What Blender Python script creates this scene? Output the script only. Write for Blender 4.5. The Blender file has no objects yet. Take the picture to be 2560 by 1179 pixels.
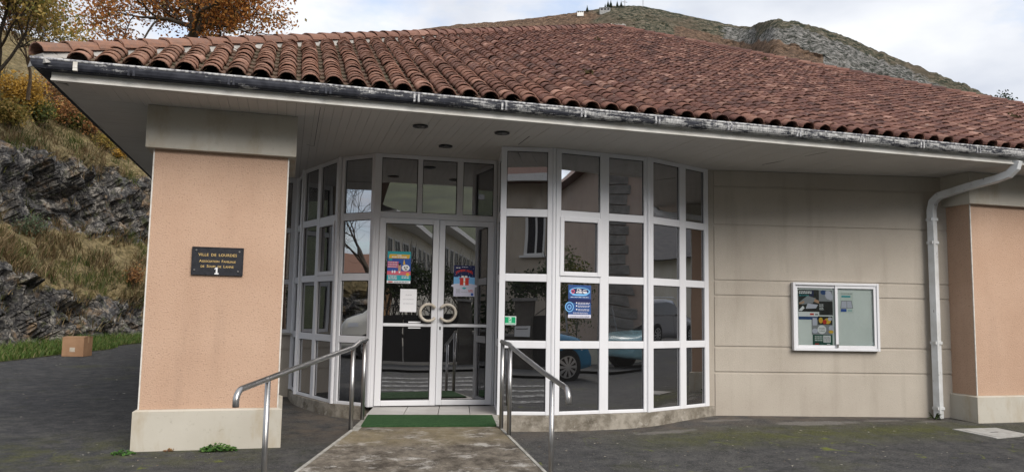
import bpy, math, random
import numpy as np
from mathutils import Vector, Matrix, noise
R = math.radians
random.seed(7)
sc = bpy.context.scene
COL = sc.collection

# ------------------------------------------------------------------ camera
F_PX = 1944.76
PITCH, ROLL, YAW = 0.0968, 0.0171, 0.2794
CAM = Vector((1.2483, -7.7847, 1.3))
fw = Vector((math.sin(YAW)*math.cos(PITCH), math.cos(YAW)*math.cos(PITCH), math.sin(PITCH)))
rt = Vector((math.cos(YAW), -math.sin(YAW), 0)); up = rt.cross(fw)
rt2 = rt*math.cos(ROLL)+up*math.sin(ROLL); up2 = -rt*math.sin(ROLL)+up*math.cos(ROLL)
cd = bpy.data.cameras.new('camera'); camera = bpy.data.objects.new('camera', cd); COL.objects.link(camera)
cd.sensor_width = 36.0; cd.sensor_fit = 'HORIZONTAL'; cd.lens = 36.0*F_PX/2560.0
cd.clip_start = 0.05; cd.clip_end = 9000
M = Matrix((rt2, up2, -fw)).transposed().to_4x4(); M.translation = CAM
camera.matrix_world = M
sc.camera = camera

# ------------------------------------------------------------------ light
SUN_DIR = Vector((0.26, -0.74, 0.62)).normalized()      # towards the sun, behind thin cloud
w = bpy.data.worlds.new("World"); sc.world = w; w.use_nodes = True
nt = w.node_tree; nt.nodes.clear()
def wn(t, **k):
    n = nt.nodes.new(t)
    for a, b in k.items(): setattr(n, a, b)
    return n
wl = nt.links.new
sky = wn('ShaderNodeTexSky', sky_type='NISHITA', sun_disc=False)
sky.sun_elevation = math.asin(SUN_DIR.z); sky.sun_rotation = math.atan2(SUN_DIR.x, SUN_DIR.y)
sky.dust_density = 1.5; sky.altitude = 400
tc = wn('ShaderNodeTexCoord'); sep = wn('ShaderNodeSeparateXYZ'); wl(tc.outputs['Generated'], sep.inputs[0])
zz = wn('ShaderNodeMath', operation='ABSOLUTE'); wl(sep.outputs[2], zz.inputs[0])
za = wn('ShaderNodeMath', operation='ADD'); wl(zz.outputs[0], za.inputs[0]); za.inputs[1].default_value = 0.22
dv = wn('ShaderNodeVectorMath', operation='DIVIDE'); wl(tc.outputs['Generated'], dv.inputs[0])
cmb = wn('ShaderNodeCombineXYZ'); wl(za.outputs[0], cmb.inputs[0]); wl(za.outputs[0], cmb.inputs[1]); cmb.inputs[2].default_value = 1
wl(cmb.outputs[0], dv.inputs[1])
n1 = wn('ShaderNodeTexNoise'); n1.inputs['Scale'].default_value = 1.5; n1.inputs['Detail'].default_value = 7; n1.inputs['Roughness'].default_value = .55
mp = wn('ShaderNodeMapping'); mp.inputs['Location'].default_value = (12.3, 0.2, 3.5); wl(dv.outputs[0], mp.inputs[0]); wl(mp.outputs[0], n1.inputs['Vector'])
cr = wn('ShaderNodeValToRGB'); cr.color_ramp.elements[0].position = .33; cr.color_ramp.elements[1].position = .50
wl(n1.outputs[0], cr.inputs[0])
n2 = wn('ShaderNodeTexNoise'); n2.inputs['Scale'].default_value = 2.6; n2.inputs['Detail'].default_value = 6
mp2 = wn('ShaderNodeMapping'); mp2.inputs['Location'].default_value = (9.1, 4.7, 2); wl(dv.outputs[0], mp2.inputs[0]); wl(mp2.outputs[0], n2.inputs['Vector'])
cc = wn('ShaderNodeValToRGB'); cc.color_ramp.elements[0].position = .3; cc.color_ramp.elements[1].position = .7
cc.color_ramp.elements[0].color = (.54, .575, .65, 1); cc.color_ramp.elements[1].color = (.84, .85, .87, 1)
wl(n2.outputs[0], cc.inputs[0])
gain = wn('ShaderNodeVectorMath', operation='SCALE'); wl(cc.outputs[0], gain.inputs[0]); gain.inputs['Scale'].default_value = 5.15
mix = wn('ShaderNodeMix', data_type='RGBA'); wl(cr.outputs[0], mix.inputs['Factor']); wl(sky.outputs[0], mix.inputs['A']); wl(gain.outputs[0], mix.inputs['B'])
bg = wn('ShaderNodeBackground'); bg.inputs['Strength'].default_value = 0.10; wl(mix.outputs['Result'], bg.inputs['Color'])
wo = wn('ShaderNodeOutputWorld'); wl(bg.outputs[0], wo.inputs[0])
sd = bpy.data.lights.new('sun', 'SUN'); sd.energy = 1.5; sd.angle = R(40); sd.color = (1, .94, .86)
so = bpy.data.objects.new('sun', sd); COL.objects.link(so)
so.rotation_euler = SUN_DIR.to_track_quat('Z', 'Y').to_euler(); so.location = (0, -20, 30)
vs = sc.view_settings
vs.view_transform = 'Standard'; vs.look = 'None'; vs.exposure = 1.32; vs.gamma = 1.0; vs.use_curve_mapping = False
sc.cycles.max_bounces = 8; sc.cycles.transparent_max_bounces = 16; sc.cycles.use_denoising = True

# ------------------------------------------------------------------ helpers
def at(px, py, dist):
    """point along the sight line of a photograph pixel, `dist` metres away horizontally"""
    d = rt2*((px-1280)/F_PX) - up2*((py-589.5)/F_PX) + fw
    return CAM + d*(dist/math.hypot(d.x, d.y))
def on_z(px, py, z):
    d = rt2*((px-1280)/F_PX) - up2*((py-589.5)/F_PX) + fw
    return CAM + d*((z-CAM.z)/d.z)
def sst(a, b, x):
    t = min(1, max(0, (x-a)/(b-a))); return t*t*(3-2*t)
def ground(x, y):
    z = 0.018*min(max(y, 0), 12) + 0.042*sst(4.8, 6.4, x)*sst(-1.5, .4, y)
    if y < 0: z += 0.024*max(y, -12)
    if x > 11: z += 0.022*min(x-11, 60)
    return z

class NT:
    def __init__(s, name):
        s.m = bpy.data.materials.new(name); s.m.use_nodes = True
        s.t = s.m.node_tree; s.t.nodes.clear()
        s.out = s.t.nodes.new('ShaderNodeOutputMaterial')
        s.pos = s.t.nodes.new('ShaderNodeNewGeometry')
    def n(s, typ, ins=None, **pr):
        nd = s.t.nodes.new('ShaderNode'+typ)
        for k, v in pr.items(): setattr(nd, k, v)
        for k, v in (ins or {}).items():
            i = nd.inputs[k]
            if hasattr(v, 'is_linked'): s.t.links.new(v, i)
            elif isinstance(v, (tuple, list)) and i.type == 'RGBA' and len(v) == 3: i.default_value = (*v, 1)
            else: i.default_value = v
        return nd
    def vec(s, scale=(1, 1, 1), loc=(0, 0, 0)):
        return s.n('Mapping', {'Vector': s.pos.outputs['Position'], 'Scale': scale, 'Location': loc}).outputs[0]
    def noise(s, scale, detail=4, rough=.55, v=None, dist=0):
        return s.n('TexNoise', {'Vector': v if v is not None else s.pos.outputs['Position'], 'Scale': scale, 'Detail': detail, 'Roughness': rough, 'Distortion': dist}).outputs[0]
    def ramp(s, f, a, b, lo=0., hi=1.):
        return s.n('MapRange', {'Value': f, 'From Min': a, 'From Max': b, 'To Min': lo, 'To Max': hi}).outputs[0]
    def mix(s, f, a, b, mode='MIX'):
        return s.n('Mix', {'Factor': f, 'A': a, 'B': b}, data_type='RGBA', blend_type=mode).outputs['Result'] if False else s._mix(f, a, b, mode)
    def _mix(s, f, a, b, mode):
        nd = s.t.nodes.new('ShaderNodeMix'); nd.data_type = 'RGBA'; nd.blend_type = mode
        for idx, v in ((0, f), (6, a), (7, b)):
            i = nd.inputs[idx]
            if hasattr(v, 'is_linked'): s.t.links.new(v, i)
            elif isinstance(v, (tuple, list)): i.default_value = (*v[:3], 1)
            else: i.default_value = v
        return nd.outputs[2]
    def math(s, op, a, b=0.):
        nd = s.t.nodes.new('ShaderNodeMath'); nd.operation = op
        for i, v in enumerate((a, b)):
            if hasattr(v, 'is_linked'): s.t.links.new(v, nd.inputs[i])
            else: nd.inputs[i].default_value = v
        return nd.outputs[0]
    def colramp(s, f, stops):
        nd = s.t.nodes.new('ShaderNodeValToRGB'); s.t.links.new(f, nd.inputs[0]); e = nd.color_ramp.elements
        while len(e) < len(stops): e.new(.5)
        for k, (p, c) in zip(e, stops): k.position = p; k.color = (*c, 1)
        return nd.outputs[0]
    def bump(s, h, st, dist=.01):
        return s.n('Bump', {'Height': h, 'Strength': st, 'Distance': dist}).outputs[0]
    def bsdf(s, col, rough=.85, metal=0., normal=None, spec=.3, **extra):
        ins = {'Base Color': col, 'Roughness': rough, 'Metallic': metal, 'Specular IOR Level': spec}
        if normal is not None: ins['Normal'] = normal
        ins.update(extra)
        return s.n('BsdfPrincipled', ins).outputs[0]
    def done(s, sh):
        s.t.links.new(sh, s.out.inputs[0]); return s.m

def simple(name, c1, c2=None, scale=6, rough=.8, metal=0., bump=0., bscale=60, spec=.3, lo=.35, hi=.65, bdist=.005):
    k = NT(name)
    col = c1 if c2 is None else k.mix(k.ramp(k.noise(scale, 5), lo, hi), c1, c2)
    nm = k.bump(k.noise(bscale, 3), bump, bdist) if bump else None
    return k.done(k.bsdf(col, rough, metal, nm, spec))

class MB:
    """collects shapes and links them as ONE mesh object"""
    def __init__(s): s.v = []; s.f = []; s.mi = []
    def add(s, vs, fs, mi=0):
        b = len(s.v); s.v += [tuple(p) for p in vs]; s.f += [tuple(i+b for i in f) for f in fs]; s.mi += [mi]*len(fs); return s
    def hexa(s, p, mi=0):
        return s.add(p, [(0, 3, 2, 1), (4, 5, 6, 7), (0, 1, 5, 4), (1, 2, 6, 5), (2, 3, 7, 6), (3, 0, 4, 7)], mi)
    def box(s, x0, x1, y0, y1, z0, z1, mi=0):
        return s.hexa([(x0, y0, z0), (x1, y0, z0), (x1, y1, z0), (x0, y1, z0), (x0, y0, z1), (x1, y0, z1), (x1, y1, z1), (x0, y1, z1)], mi)
    def fbox(s, fr, u0, u1, d0, d1, z0, z1, mi=0):
        return s.hexa([fr.p(u0, d1, z0), fr.p(u1, d1, z0), fr.p(u1, d0, z0), fr.p(u0, d0, z0), fr.p(u0, d1, z1), fr.p(u1, d1, z1), fr.p(u1, d0, z1), fr.p(u0, d0, z1)], mi)
    def quad(s, a, b, c, d, mi=0): return s.add([a, b, c, d], [(0, 1, 2, 3)], mi)
    def tube(s, pts, r, n=8, mi=0, cap=True):
        pts = [Vector(p) for p in pts]; rs = r if isinstance(r, (list, tuple)) else [r]*len(pts)
        b = len(s.v); ref = None
        for i, p in enumerate(pts):
            d = (pts[min(i+1, len(pts)-1)]-pts[max(i-1, 0)]).normalized()
            if ref is None: ref = d.orthogonal().normalized()
            ref = (ref-d*ref.dot(d))
            ref = ref.normalized() if ref.length > 1e-6 else d.orthogonal().normalized()
            q = d.cross(ref)
            for j in range(n):
                a = 2*math.pi*j/n; s.v.append(tuple(p+(ref*math.cos(a)+q*math.sin(a))*rs[i]))
        for i in range(len(pts)-1):
            for j in range(n):
                s.f.append((b+i*n+j, b+i*n+(j+1) % n, b+(i+1)*n+(j+1) % n, b+(i+1)*n+j)); s.mi.append(mi)
        if cap:
            s.f.append(tuple(b+j for j in reversed(range(n)))); s.mi.append(mi)
            s.f.append(tuple(b+(len(pts)-1)*n+j for j in range(n))); s.mi.append(mi)
        return s
    def extrude(s, prof, a, b, mi=0):
        """prof: closed list of 3D points (at a); b: offset vector function or vector"""
        n = len(prof); p = [Vector(q) for q in prof]; base = len(s.v)
        s.v += [tuple(q+Vector(a)) for q in p]+[tuple(q+Vector(b)) for q in p]
        for j in range(n): s.f.append((base+j, base+(j+1) % n, base+n+(j+1) % n, base+n+j)); s.mi.append(mi)
        s.f.append(tuple(base+j for j in reversed(range(n)))); s.f.append(tuple(base+n+j for j in range(n))); s.mi += [mi, mi]
        return s
    def build(s, name, mat, parent=None, smooth=False, bevel=0., origin=None):
        org = Vector(parent['_o']) if parent is not None else (Vector(origin) if origin is not None else Vector((0, 0, 0)))
        me = bpy.data.meshes.new(name)
        me.from_pydata([(v[0]-org.x, v[1]-org.y, v[2]-org.z) for v in s.v], [], s.f)
        for m in (mat if isinstance(mat, (list, tuple)) else [mat]): me.materials.append(m)
        if isinstance(mat, (list, tuple)): me.polygons.foreach_set('material_index', s.mi)
        if smooth: me.polygons.foreach_set('use_smooth', [True]*len(me.polygons))
        me.update()
        o = bpy.data.objects.new(name, me); COL.objects.link(o)
        if parent is not None: o.parent = parent
        else: o.location = org
        o['_o'] = tuple(org)
        if bevel:
            b = o.modifiers.new('bevel', 'BEVEL'); b.width = bevel; b.segments = 2; b.limit_method = 'ANGLE'
        return o

class Fr:
    """upright plane through two plan points seen from outside: u right, d outward, z up"""
    def __init__(s, a, b):
        s.a = Vector((a[0], a[1], 0)); t = Vector((b[0]-a[0], b[1]-a[1], 0)); s.len = t.length; s.t = t.normalized(); s.n = Vector((s.t.y, -s.t.x, 0))
    def p(s, u, d, z): q = s.a+s.t*u+s.n*d; return (q.x, q.y, z)

def thing(name, label, cat, loc=(0, 0, 0), group=None):
    o = bpy.data.objects.new(name, None); COL.objects.link(o); o.location = loc; o.empty_display_size = .2
    o['label'] = label; o['category'] = cat; o['_o'] = tuple(loc)
    if group: o['group'] = group
    return o
def tag(o, label, cat, group=None):
    o['label'] = label; o['category'] = cat
    if group: o['group'] = group
    return o
def structure(o): o['kind'] = 'structure'; return o
def stuff(o): o['kind'] = 'stuff'; return o
def dup(o, loc=None, parent=None):
    c = o.copy(); COL.objects.link(c)
    if parent is not None: c.parent = parent
    for ch in list(o.children): dup(ch, None, c)
    if loc is not None: c.location = loc
    return c

def text_mesh(body, size, spacing=1.0, depth=0., bold=0.):
    cu = bpy.data.curves.new('txt', 'FONT'); cu.body = body; cu.size = size; cu.align_x = 'CENTER'; cu.align_y = 'CENTER'
    cu.space_character = spacing; cu.extrude = depth; cu.offset = bold; cu.resolution_u = 2
    o = bpy.data.objects.new('txt', cu); COL.objects.link(o)
    dg = bpy.context.evaluated_depsgraph_get(); me = bpy.data.meshes.new_from_object(o.evaluated_get(dg))
    vs = [tuple(v.co) for v in me.vertices]; fs = [tuple(p.vertices) for p in me.polygons]
    bpy.data.objects.remove(o); bpy.data.curves.remove(cu); bpy.data.meshes.remove(me)
    return vs, fs
def put_text(mb, fr, u, d, z, body, size, mi=0, spacing=1., depth=0., bold=0., xs=1., rot=0., shear=0.):
    vs, fs = text_mesh(body, size, spacing, depth, bold); ca, sa = math.cos(rot), math.sin(rot)
    mb.add([fr.p(u+(x*xs*ca-y*sa), d+h, z+(x*xs*sa+y*ca)) for x, y, h in vs], fs, mi)
def fquad(mb, fr, u0, u1, z0, z1, d, mi=0): mb.quad(fr.p(u0, d, z0), fr.p(u1, d, z0), fr.p(u1, d, z1), fr.p(u0, d, z1), mi)
def fellipse(mb, fr, u, z, ru, rz, d, mi=0, n=16, a0=0, a1=2*math.pi):
    mb.add([fr.p(u, d, z)]+[fr.p(u+ru*math.cos(a0+(a1-a0)*i/n), d, z+rz*math.sin(a0+(a1-a0)*i/n)) for i in range(n+1)], [(0, i+1, i+2) for i in range(n)], mi)
# ------------------------------------------------------------------ materials
def m_render(name, c1, c2, dark, bscale=95, bstr=.5, speck=.0, stain=.25):
    k = NT(name)
    col = k.mix(k.ramp(k.noise(1.6, 5), .3, .7), c1, c2)
    st = k.noise(1.0, 5, .6, k.vec((5, 5, .55)))
    col = k.mix(k.math('MULTIPLY', k.ramp(st, .52, .75), stain), col, dark)
    g = k.noise(bscale, 2, .5)
    col = k.mix(k.math('MULTIPLY', k.ramp(g, .60, .68), speck), col, tuple(x*.35 for x in c1))
    return k.done(k.bsdf(col, .92, 0, k.bump(g, bstr, .006), .2))
M_PEACH = m_render('peach_roughcast', (.51, .352, .258), (.455, .302, .215), (.34, .235, .175), 72, .8, .45, .28)
M_BEIGE = m_render('beige_render', (.475, .43, .37), (.415, .37, .315), (.28, .245, .20), 120, .55, .28, .38)
k = NT('cream_precast')
c_ = k.mix(k.ramp(k.noise(1.6, 5), .3, .7), (.51, .485, .425), (.45, .42, .36))
c_ = k.mix(k.math('MULTIPLY', k.ramp(k.noise(1.0, 6, .68, k.vec((4, 4, 1.5), (2, 3, 0))), .50, .70), .60), c_, (.36, .285, .185))
c_ = k.mix(k.math('MULTIPLY', k.ramp(k.noise(19, 6, .75), .60, .68), .5), c_, (.30, .27, .22))
M_STONE = k.done(k.bsdf(c_, .9, 0, k.bump(k.noise(120, 4), .2, .005), .2))
k = NT('stained_concrete')
c_ = k.mix(k.ramp(k.noise(5.5, 7, .7), .38, .60), (.34, .31, .265), (.17, .15, .12))
c_ = k.mix(k.math('MULTIPLY', k.ramp(k.noise(3.1, 7, .75, k.vec((1, 1, 1.6), (4, 1, 7))), .52, .64), .75), c_, (.085, .072, .055))
c_ = k.mix(k.math('MULTIPLY', k.ramp(k.noise(9, 6, .75, k.vec(loc=(1, 8, 2))), .58, .66), .6), c_, (.45, .43, .39))
M_CONC = k.done(k.bsdf(c_, .93, 0, k.bump(k.noise(60, 5, .7), .5, .006), .2))
M_BEAD = simple('white_bead', (.66, .64, .60), (.45, .42, .37), 14, .6, lo=.45, hi=.75)
k = NT('white_aluminium')
M_ALU = k.done(k.bsdf(k.mix(k.math('MULTIPLY', k.ramp(k.noise(2.2, 6, .65, k.vec((3, 3, .8))), .5, .8), .22), (.70, .705, .735), (.46, .45, .43)), .38, 0, None, .45))
M_GASKET = simple('black_gasket', (.012, .012, .014), rough=.6)
k = NT('solar_glass')
fr_ = k.n('Fresnel', {'IOR': 1.52}).outputs[0]
fac = k.ramp(fr_, .03, 1.0, .42, 1.0)
bn = k.bump(k.noise(1.1, 1, .4, k.vec((1, 1, .55))), .055, .12)
gl = k.n('BsdfGlossy', {'Color': (.93, .93, .95), 'Roughness': .004, 'Normal': bn}).outputs[0]
tr = k.n('BsdfTransparent', {'Color': (.25, .245, .245)}).outputs[0]
dust = k.n('BsdfDiffuse', {'Color': (.42, .42, .42)}).outputs[0]
g0 = k.n('MixShader', {0: fac, 1: tr, 2: gl}).outputs[0]
dz = k.n('SeparateXYZ', {0: k.pos.outputs['Position']}).outputs[2]
df = k.math('ADD', k.math('MULTIPLY', k.math('MULTIPLY', k.ramp(k.noise(3.5, 6, .7, k.vec((2, 2, .7))), .44, .68), k.ramp(dz, 2.38, 2.46)), .13), .012)
M_GLASS = k.done(k.n('MixShader', {0: df, 1: g0, 2: dust}).outputs[0])
k = NT('soffit_pvc')
M_SOFF = k.done(k.bsdf(k.mix(k.ramp(k.noise(.9, 4), .3, .7), (.60, .575, .545), (.52, .50, .475)), .45, 0, None, .35))
M_SOFFB = simple('soffit_back', (.05, .05, .05))
M_FASC = simple('fascia_paint', (.66, .65, .615), (.50, .48, .44), 3, .5)
k = NT('peeling_gutter')
px_ = k.n('SeparateXYZ', {0: k.pos.outputs['Position']})
wear = k.ramp(px_.outputs[0], .6, 4.5, .02, .145)
nn = k.noise(1.0, 9, .78, k.vec((4.5, 9, 20)))
nd2 = k.noise(1.0, 5, .7, k.vec((70, 70, 7)))
thr = k.math('ADD', k.math('ADD', nn, wear), k.math('MULTIPLY', nd2, .10))
pf = k.ramp(thr, .65, .71)
zc = k.mix(k.ramp(k.noise(14, 4), .3, .7), (.022, .024, .032), (.055, .058, .072))
M_GUT = k.done(k.bsdf(k.mix(pf, zc, k.mix(k.ramp(nd2, .35, .6), (.24, .24, .25), (.52, .52, .51))), k.ramp(pf, 0, 1, .7, .6), 0, k.bump(pf, .5, .002), .18))
M_GUTRIM = simple('gutter_bead_wear', (.50, .50, .50), (.12, .12, .14), 30, .5, lo=.42, hi=.6)
k = NT('downpipe_paint')
c_ = k.mix(k.ramp(k.noise(5, 5), .35, .65), (.66, .68, .70), (.54, .55, .55))
M_PIPE = k.done(k.bsdf(k.mix(k.math('MULTIPLY', k.ramp(k.noise(11, 7, .75, k.vec((1, 1, .45))), .635, .65), .85), c_, (.13, .12, .115)), .45, 0, None, .35))
M_STEEL = None
k = NT('brushed_stainless')
M_STEEL = k.done(k.bsdf(k.mix(k.ramp(k.noise(9, 4), .3, .7), (.46, .45, .44), (.34, .335, .33)), .30, .92, k.bump(k.noise(220, 2), .08, .001)))
M_HANDLE = simple('cream_handle', (.70, .66, .58), (.50, .44, .36), 12, .4)
M_INT = simple('interior_wall', (.20, .19, .18)); M_INTF = simple('interior_floor', (.10, .085, .07), rough=.4)
M_LAMPB = simple('lamp_black', (.02, .02, .022), rough=.35)
M_LAMPG = simple('lamp_lens', (.10, .10, .10), rough=.15)

# ------------------------------------------------------------------ community hall
hall = thing('community_hall', 'low community hall with red tiled hip roof and glazed rounded entrance', 'building', (0, 0, 0))
ZS = 3.151
# interior
MB().box(-.02, 16, 3.9, 3.95, 0, 3.2).box(-.02, 16, 9.0, 9.1, 0, 3.2).build('interior_wall', M_INT, hall) if False else MB().box(.05, 15.9, 8.0, 8.1, .1, 3.14).box(6.6, 6.7, 1.4, 7.99, .1, 3.14).build('interior_wall', M_INT, hall)
MB().add([(1.38, 3.7, .172), (1.45, 2.96, .172), (1.83, 1.90, .172), (2.25, 1.47, .172), (3.69, 1.40, .172), (3.53, .57, .172), (4.1, .47, .172), (5.3, .57, .172), (6.3, 1.0, .172), (6.55, 7.9, .172), (1.4, 7.9, .172)], [tuple(range(11))]).build('interior_floor', M_INTF, hall)
ceil = MB().box(.02, 15.9, 1.2, 16.9, ZS+.03, ZS+.05).box(-.70, 18.5, -.575, 1.19, ZS+.03, ZS+.05).box(-.70, .015, 1.2, 16.9, ZS+.03, ZS+.05).build('soffit', M_SOFFB, hall)
bw = .085; x = -.70; shared = {}
while x < 12.2:
    y1 = 4.2 if x > 0 else max(-.58, x+.12)+.0
    if 6.5 < x: y1 = 1.45
    if y1 > -.575:
        xa, xb, z_ = x+.0012, x+bw-.0012, ZS+random.uniform(-.0012, .0012); ya, yb2 = (y1, y1) if x > 0 else (max(-.574, xa+.1245), max(-.573, xb+.1245))
        MB().hexa([(xa, -.574, z_), (xb, -.574, z_), (xb, yb2, z_), (xa, ya, z_), (xa, -.574, ZS+.012), (xb, -.574, ZS+.012), (xb, yb2, ZS+.012), (xa, ya, ZS+.012)]).build('soffit_board', M_SOFF, ceil)
    x += bw
y = -.57
while y < 4.4:
    x1 = min(y-.12, -.003) if y < .12 else -.003
    ya, yb2, z_ = y+.0012, y+bw-.0012, ZS+random.uniform(-.0012, .0012); xa, xb = min(ya-.1255, -.003), min(yb2-.1255, -.003)
    if xb > -.697:
        xa = max(xa, -.6975); MB().hexa([(-.698, ya, z_), (xa, ya, z_), (xb, yb2, z_), (-.698, yb2, z_), (-.698, ya, ZS+.012), (xa, ya, ZS+.012), (xb, yb2, ZS+.012), (-.698, yb2, ZS+.012)]).build('soffit_board', M_SOFF, ceil)
    y += bw
for i, (lx, ly) in enumerate([(2.468, -.11), (3.324, -.107), (2.897, .744)]):
    mb = MB(); mb.tube([(lx, ly, ZS-.014), (lx, ly, ZS-.004)], .078, 28, 0)
    mb.tube([(lx, ly, ZS-.0155), (lx, ly, ZS-.0145)], .055, 24, 1)
    mb.build('downlight', [M_LAMPB, M_LAMPG], ceil)
M_SEAM = simple('seam_dark', (.03, .03, .03))
for (ax, ay, bx_, by_) in ((801, 269, 785, 366), (785, 366, 766, 361), (1296, 362, 1324, 341), (2010, 391, 2068, 380), (1905, 412, 1960, 402)):
    a, b = on_z(ax, ay, ZS-.002), on_z(bx_, by_, ZS-.002); d = (b-a).normalized(); n_ = Vector((-d.y, d.x, 0))*.0022
    MB().hexa([a-n_, b-n_, b+n_, a+n_, *[q+Vector((0, 0, .004)) for q in (a-n_, b-n_, b+n_, a+n_)]]).build('open_joint', M_SEAM, ceil)
# side and back walls
MB().box(0.0, .2, 3.86, 16.0, 0, ZS-.002).box(15.7, 15.9, 1.0, 16, 0, ZS-.002).box(.2, 15.7, 15.8, 16.0, 0, ZS-.002).build('side_wall', M_BEIGE, hall)

# pillars
def pillar(x0, dep, wid):
    W = wid; hp = .36; o = .039; b = .066; H = 2.751
    s = MB().box(x0, x0+W, 0, dep, hp+.004, H).build('pillar', M_PEACH, hall)
    pl = MB(); z0 = -.12
    pl.hexa([(x0-o, -o, z0), (x0+W+o, -o, z0), (x0+W+o, dep+o, z0), (x0-o, dep+o, z0), (x0-o, -o, hp-.012), (x0+W+o, -o, hp-.012), (x0+W+o, dep+o, hp-.012), (x0-o, dep+o, hp-.012)])
    pl.hexa([(x0-o, -o, hp-.012), (x0+W+o, -o, hp-.012), (x0+W+o, dep+o, hp-.012), (x0-o, dep+o, hp-.012), (x0-.006, -.006, hp+.003), (x0+W+.006, -.006, hp+.003), (x0+W+.006, dep+.006, hp+.003), (x0-.006, dep+.006, hp+.003)])
    pl.build('plinth', M_STONE, s)
    MB().box(x0-b, x0+W+b, -b, dep+b, H, ZS-.001).build('capital', M_STONE, s, bevel=.006)
    for xx in (x0-.003, x0+W-.009):
        MB().box(xx, xx+.012, -.003, .009, hp+.004, H-.001).build('corner_bead', M_BEAD, s)
    return s
pillar(0, 1.1, 1.2104); pillar(9.504, 1.1, 1.2104)
# render wall with grooves
WL = Fr((6.36, .985), (9.56, .36))
wall = MB().fbox(WL, -.03, WL.len, -.22, -.010, -.1, ZS-.002).build('wall', M_BEIGE, hall)
zb = [-.1, .588, .905, 1.545, 1.735, 2.441, 2.945, ZS-.003]
for z0, z1 in zip(zb, zb[1:]):
    MB().fbox(WL, .075, WL.len, -.010, 0, z0+(.013 if z0 > 0 else 0), z1-(.010 if z1 < 3 else 0)).build('wall_panel', M_BEIGE, wall, bevel=.006)
MB().box(10.72, 16, .35, .6, -.1, ZS-.002).build('wall', M_BEIGE, hall)

# glazing
ROWS = [(.215, .901), (.984, 1.636), (1.721, 2.361), (2.447, 3.103)]
def bay(name, fr, cols, rows=ROWS, zb=.178, parent=None, mull=None, casement=None, d=0.0, ztop=ZS-.001):
    mb = MB(); us = sorted({0.0, fr.len}); st = []
    edges = [0.0]+[e for c in cols for e in c]+[fr.len]
    for i in range(0, len(edges), 2): st.append((edges[i], edges[i+1]))
    for a, b in st: mb.fbox(fr, a, b, d-.06, d, zb, ztop)
    for (c0, c1) in cols:
        zz = [zb]+[e for r in rows for e in r]+[ztop]
        for i in range(0, len(zz), 2): mb.fbox(fr, c0, c1, d-.058, d-.0025, zz[i], zz[i+1])
    f = mb.build(name, M_ALU, parent or hall, bevel=.004)
    gk = MB()
    for ci, (c0, c1) in enumerate(cols):
        for ri, (z0, z1) in enumerate(rows):
            if casement == (ci, ri):
                i = .018; w = .036
                cm = MB(); 
                cm.fbox(fr, c0-.012, c0+w, d-.03, d+.014, z0-.012, z1+.012).fbox(fr, c1-w, c1+.012, d-.03, d+.014, z0-.012, z1+.012)
                cm.fbox(fr, c0+w, c1-w, d-.03, d+.0125, z0-.012, z0+w).fbox(fr, c0+w, c1-w, d-.03, d+.0125, z1-w, z1+.012)
                cm.build('casement', M_ALU, f, bevel=.004)
                a0, a1, b0, b1 = c0+w, c1-w, z0+w, z1-w
            else: a0, a1, b0, b1 = c0, c1, z0, z1
            t = .007; dd = d-.028
            gk.fbox(fr, a0, a0+t, dd-.006, dd+.006, b0, b1).fbox(fr, a1-t, a1, dd-.006, dd+.006, b0, b1)
            gk.fbox(fr, a0+t, a1-t, dd-.006, dd+.006, b0, b0+t).fbox(fr, a0+t, a1-t, dd-.006, dd+.006, b1-t, b1)
            MB().fbox(fr, a0+t*.5, a1-t*.5, dd-.003, dd+.003, b0+t*.5, b1-t*.5).build('pane', M_GLASS, f)
    gk.build('gasket', M_GASKET, f)
    return f
def post(x, y, r=.026, z0=.178):
    MB().tube([(x, y, z0), (x, y, ZS-.001)], r, 12).build('corner_post', M_ALU, hall, smooth=False)
FA = Fr((3.500, .545), (4.067, .427)); FB = Fr((4.118, .423), (5.280, .520)); FC = Fr((5.330, .517), (6.349, .961))
F2 = Fr((1.832, 1.834), (2.190, 1.457)); F1 = Fr((1.406, 2.959), (1.792, 1.876)); F0 = Fr((1.344, 3.662), (1.400, 2.985))
FD = Fr((2.216, 1.430), (3.678, 1.367)); FS = Fr((3.674, 1.335), (3.512, .575))
bay('glazed_bay', FA, [(.066, .530)])
bay('glazed_bay', FB, [(.060, .553), (.665, 1.128)], casement=(0, 2))
bay('glazed_bay', FC, [(.048, .540), (.657, 1.030)])
bay('glazed_bay', F2, [(.045, .475)])
bay('glazed_bay', F1, [(.05, .50), (.60, 1.09)], casement=(1, 2))
bay('glazed_bay', F0, [(.06, .62)])
bay('glazed_bay', FS, [(.06, .71)])
post(4.094, .447); post(5.306, .530); post(1.812, 1.862); post(1.402, 2.972); post(2.206, 1.462, .03); post(1.345, 3.675, .03)
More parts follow.
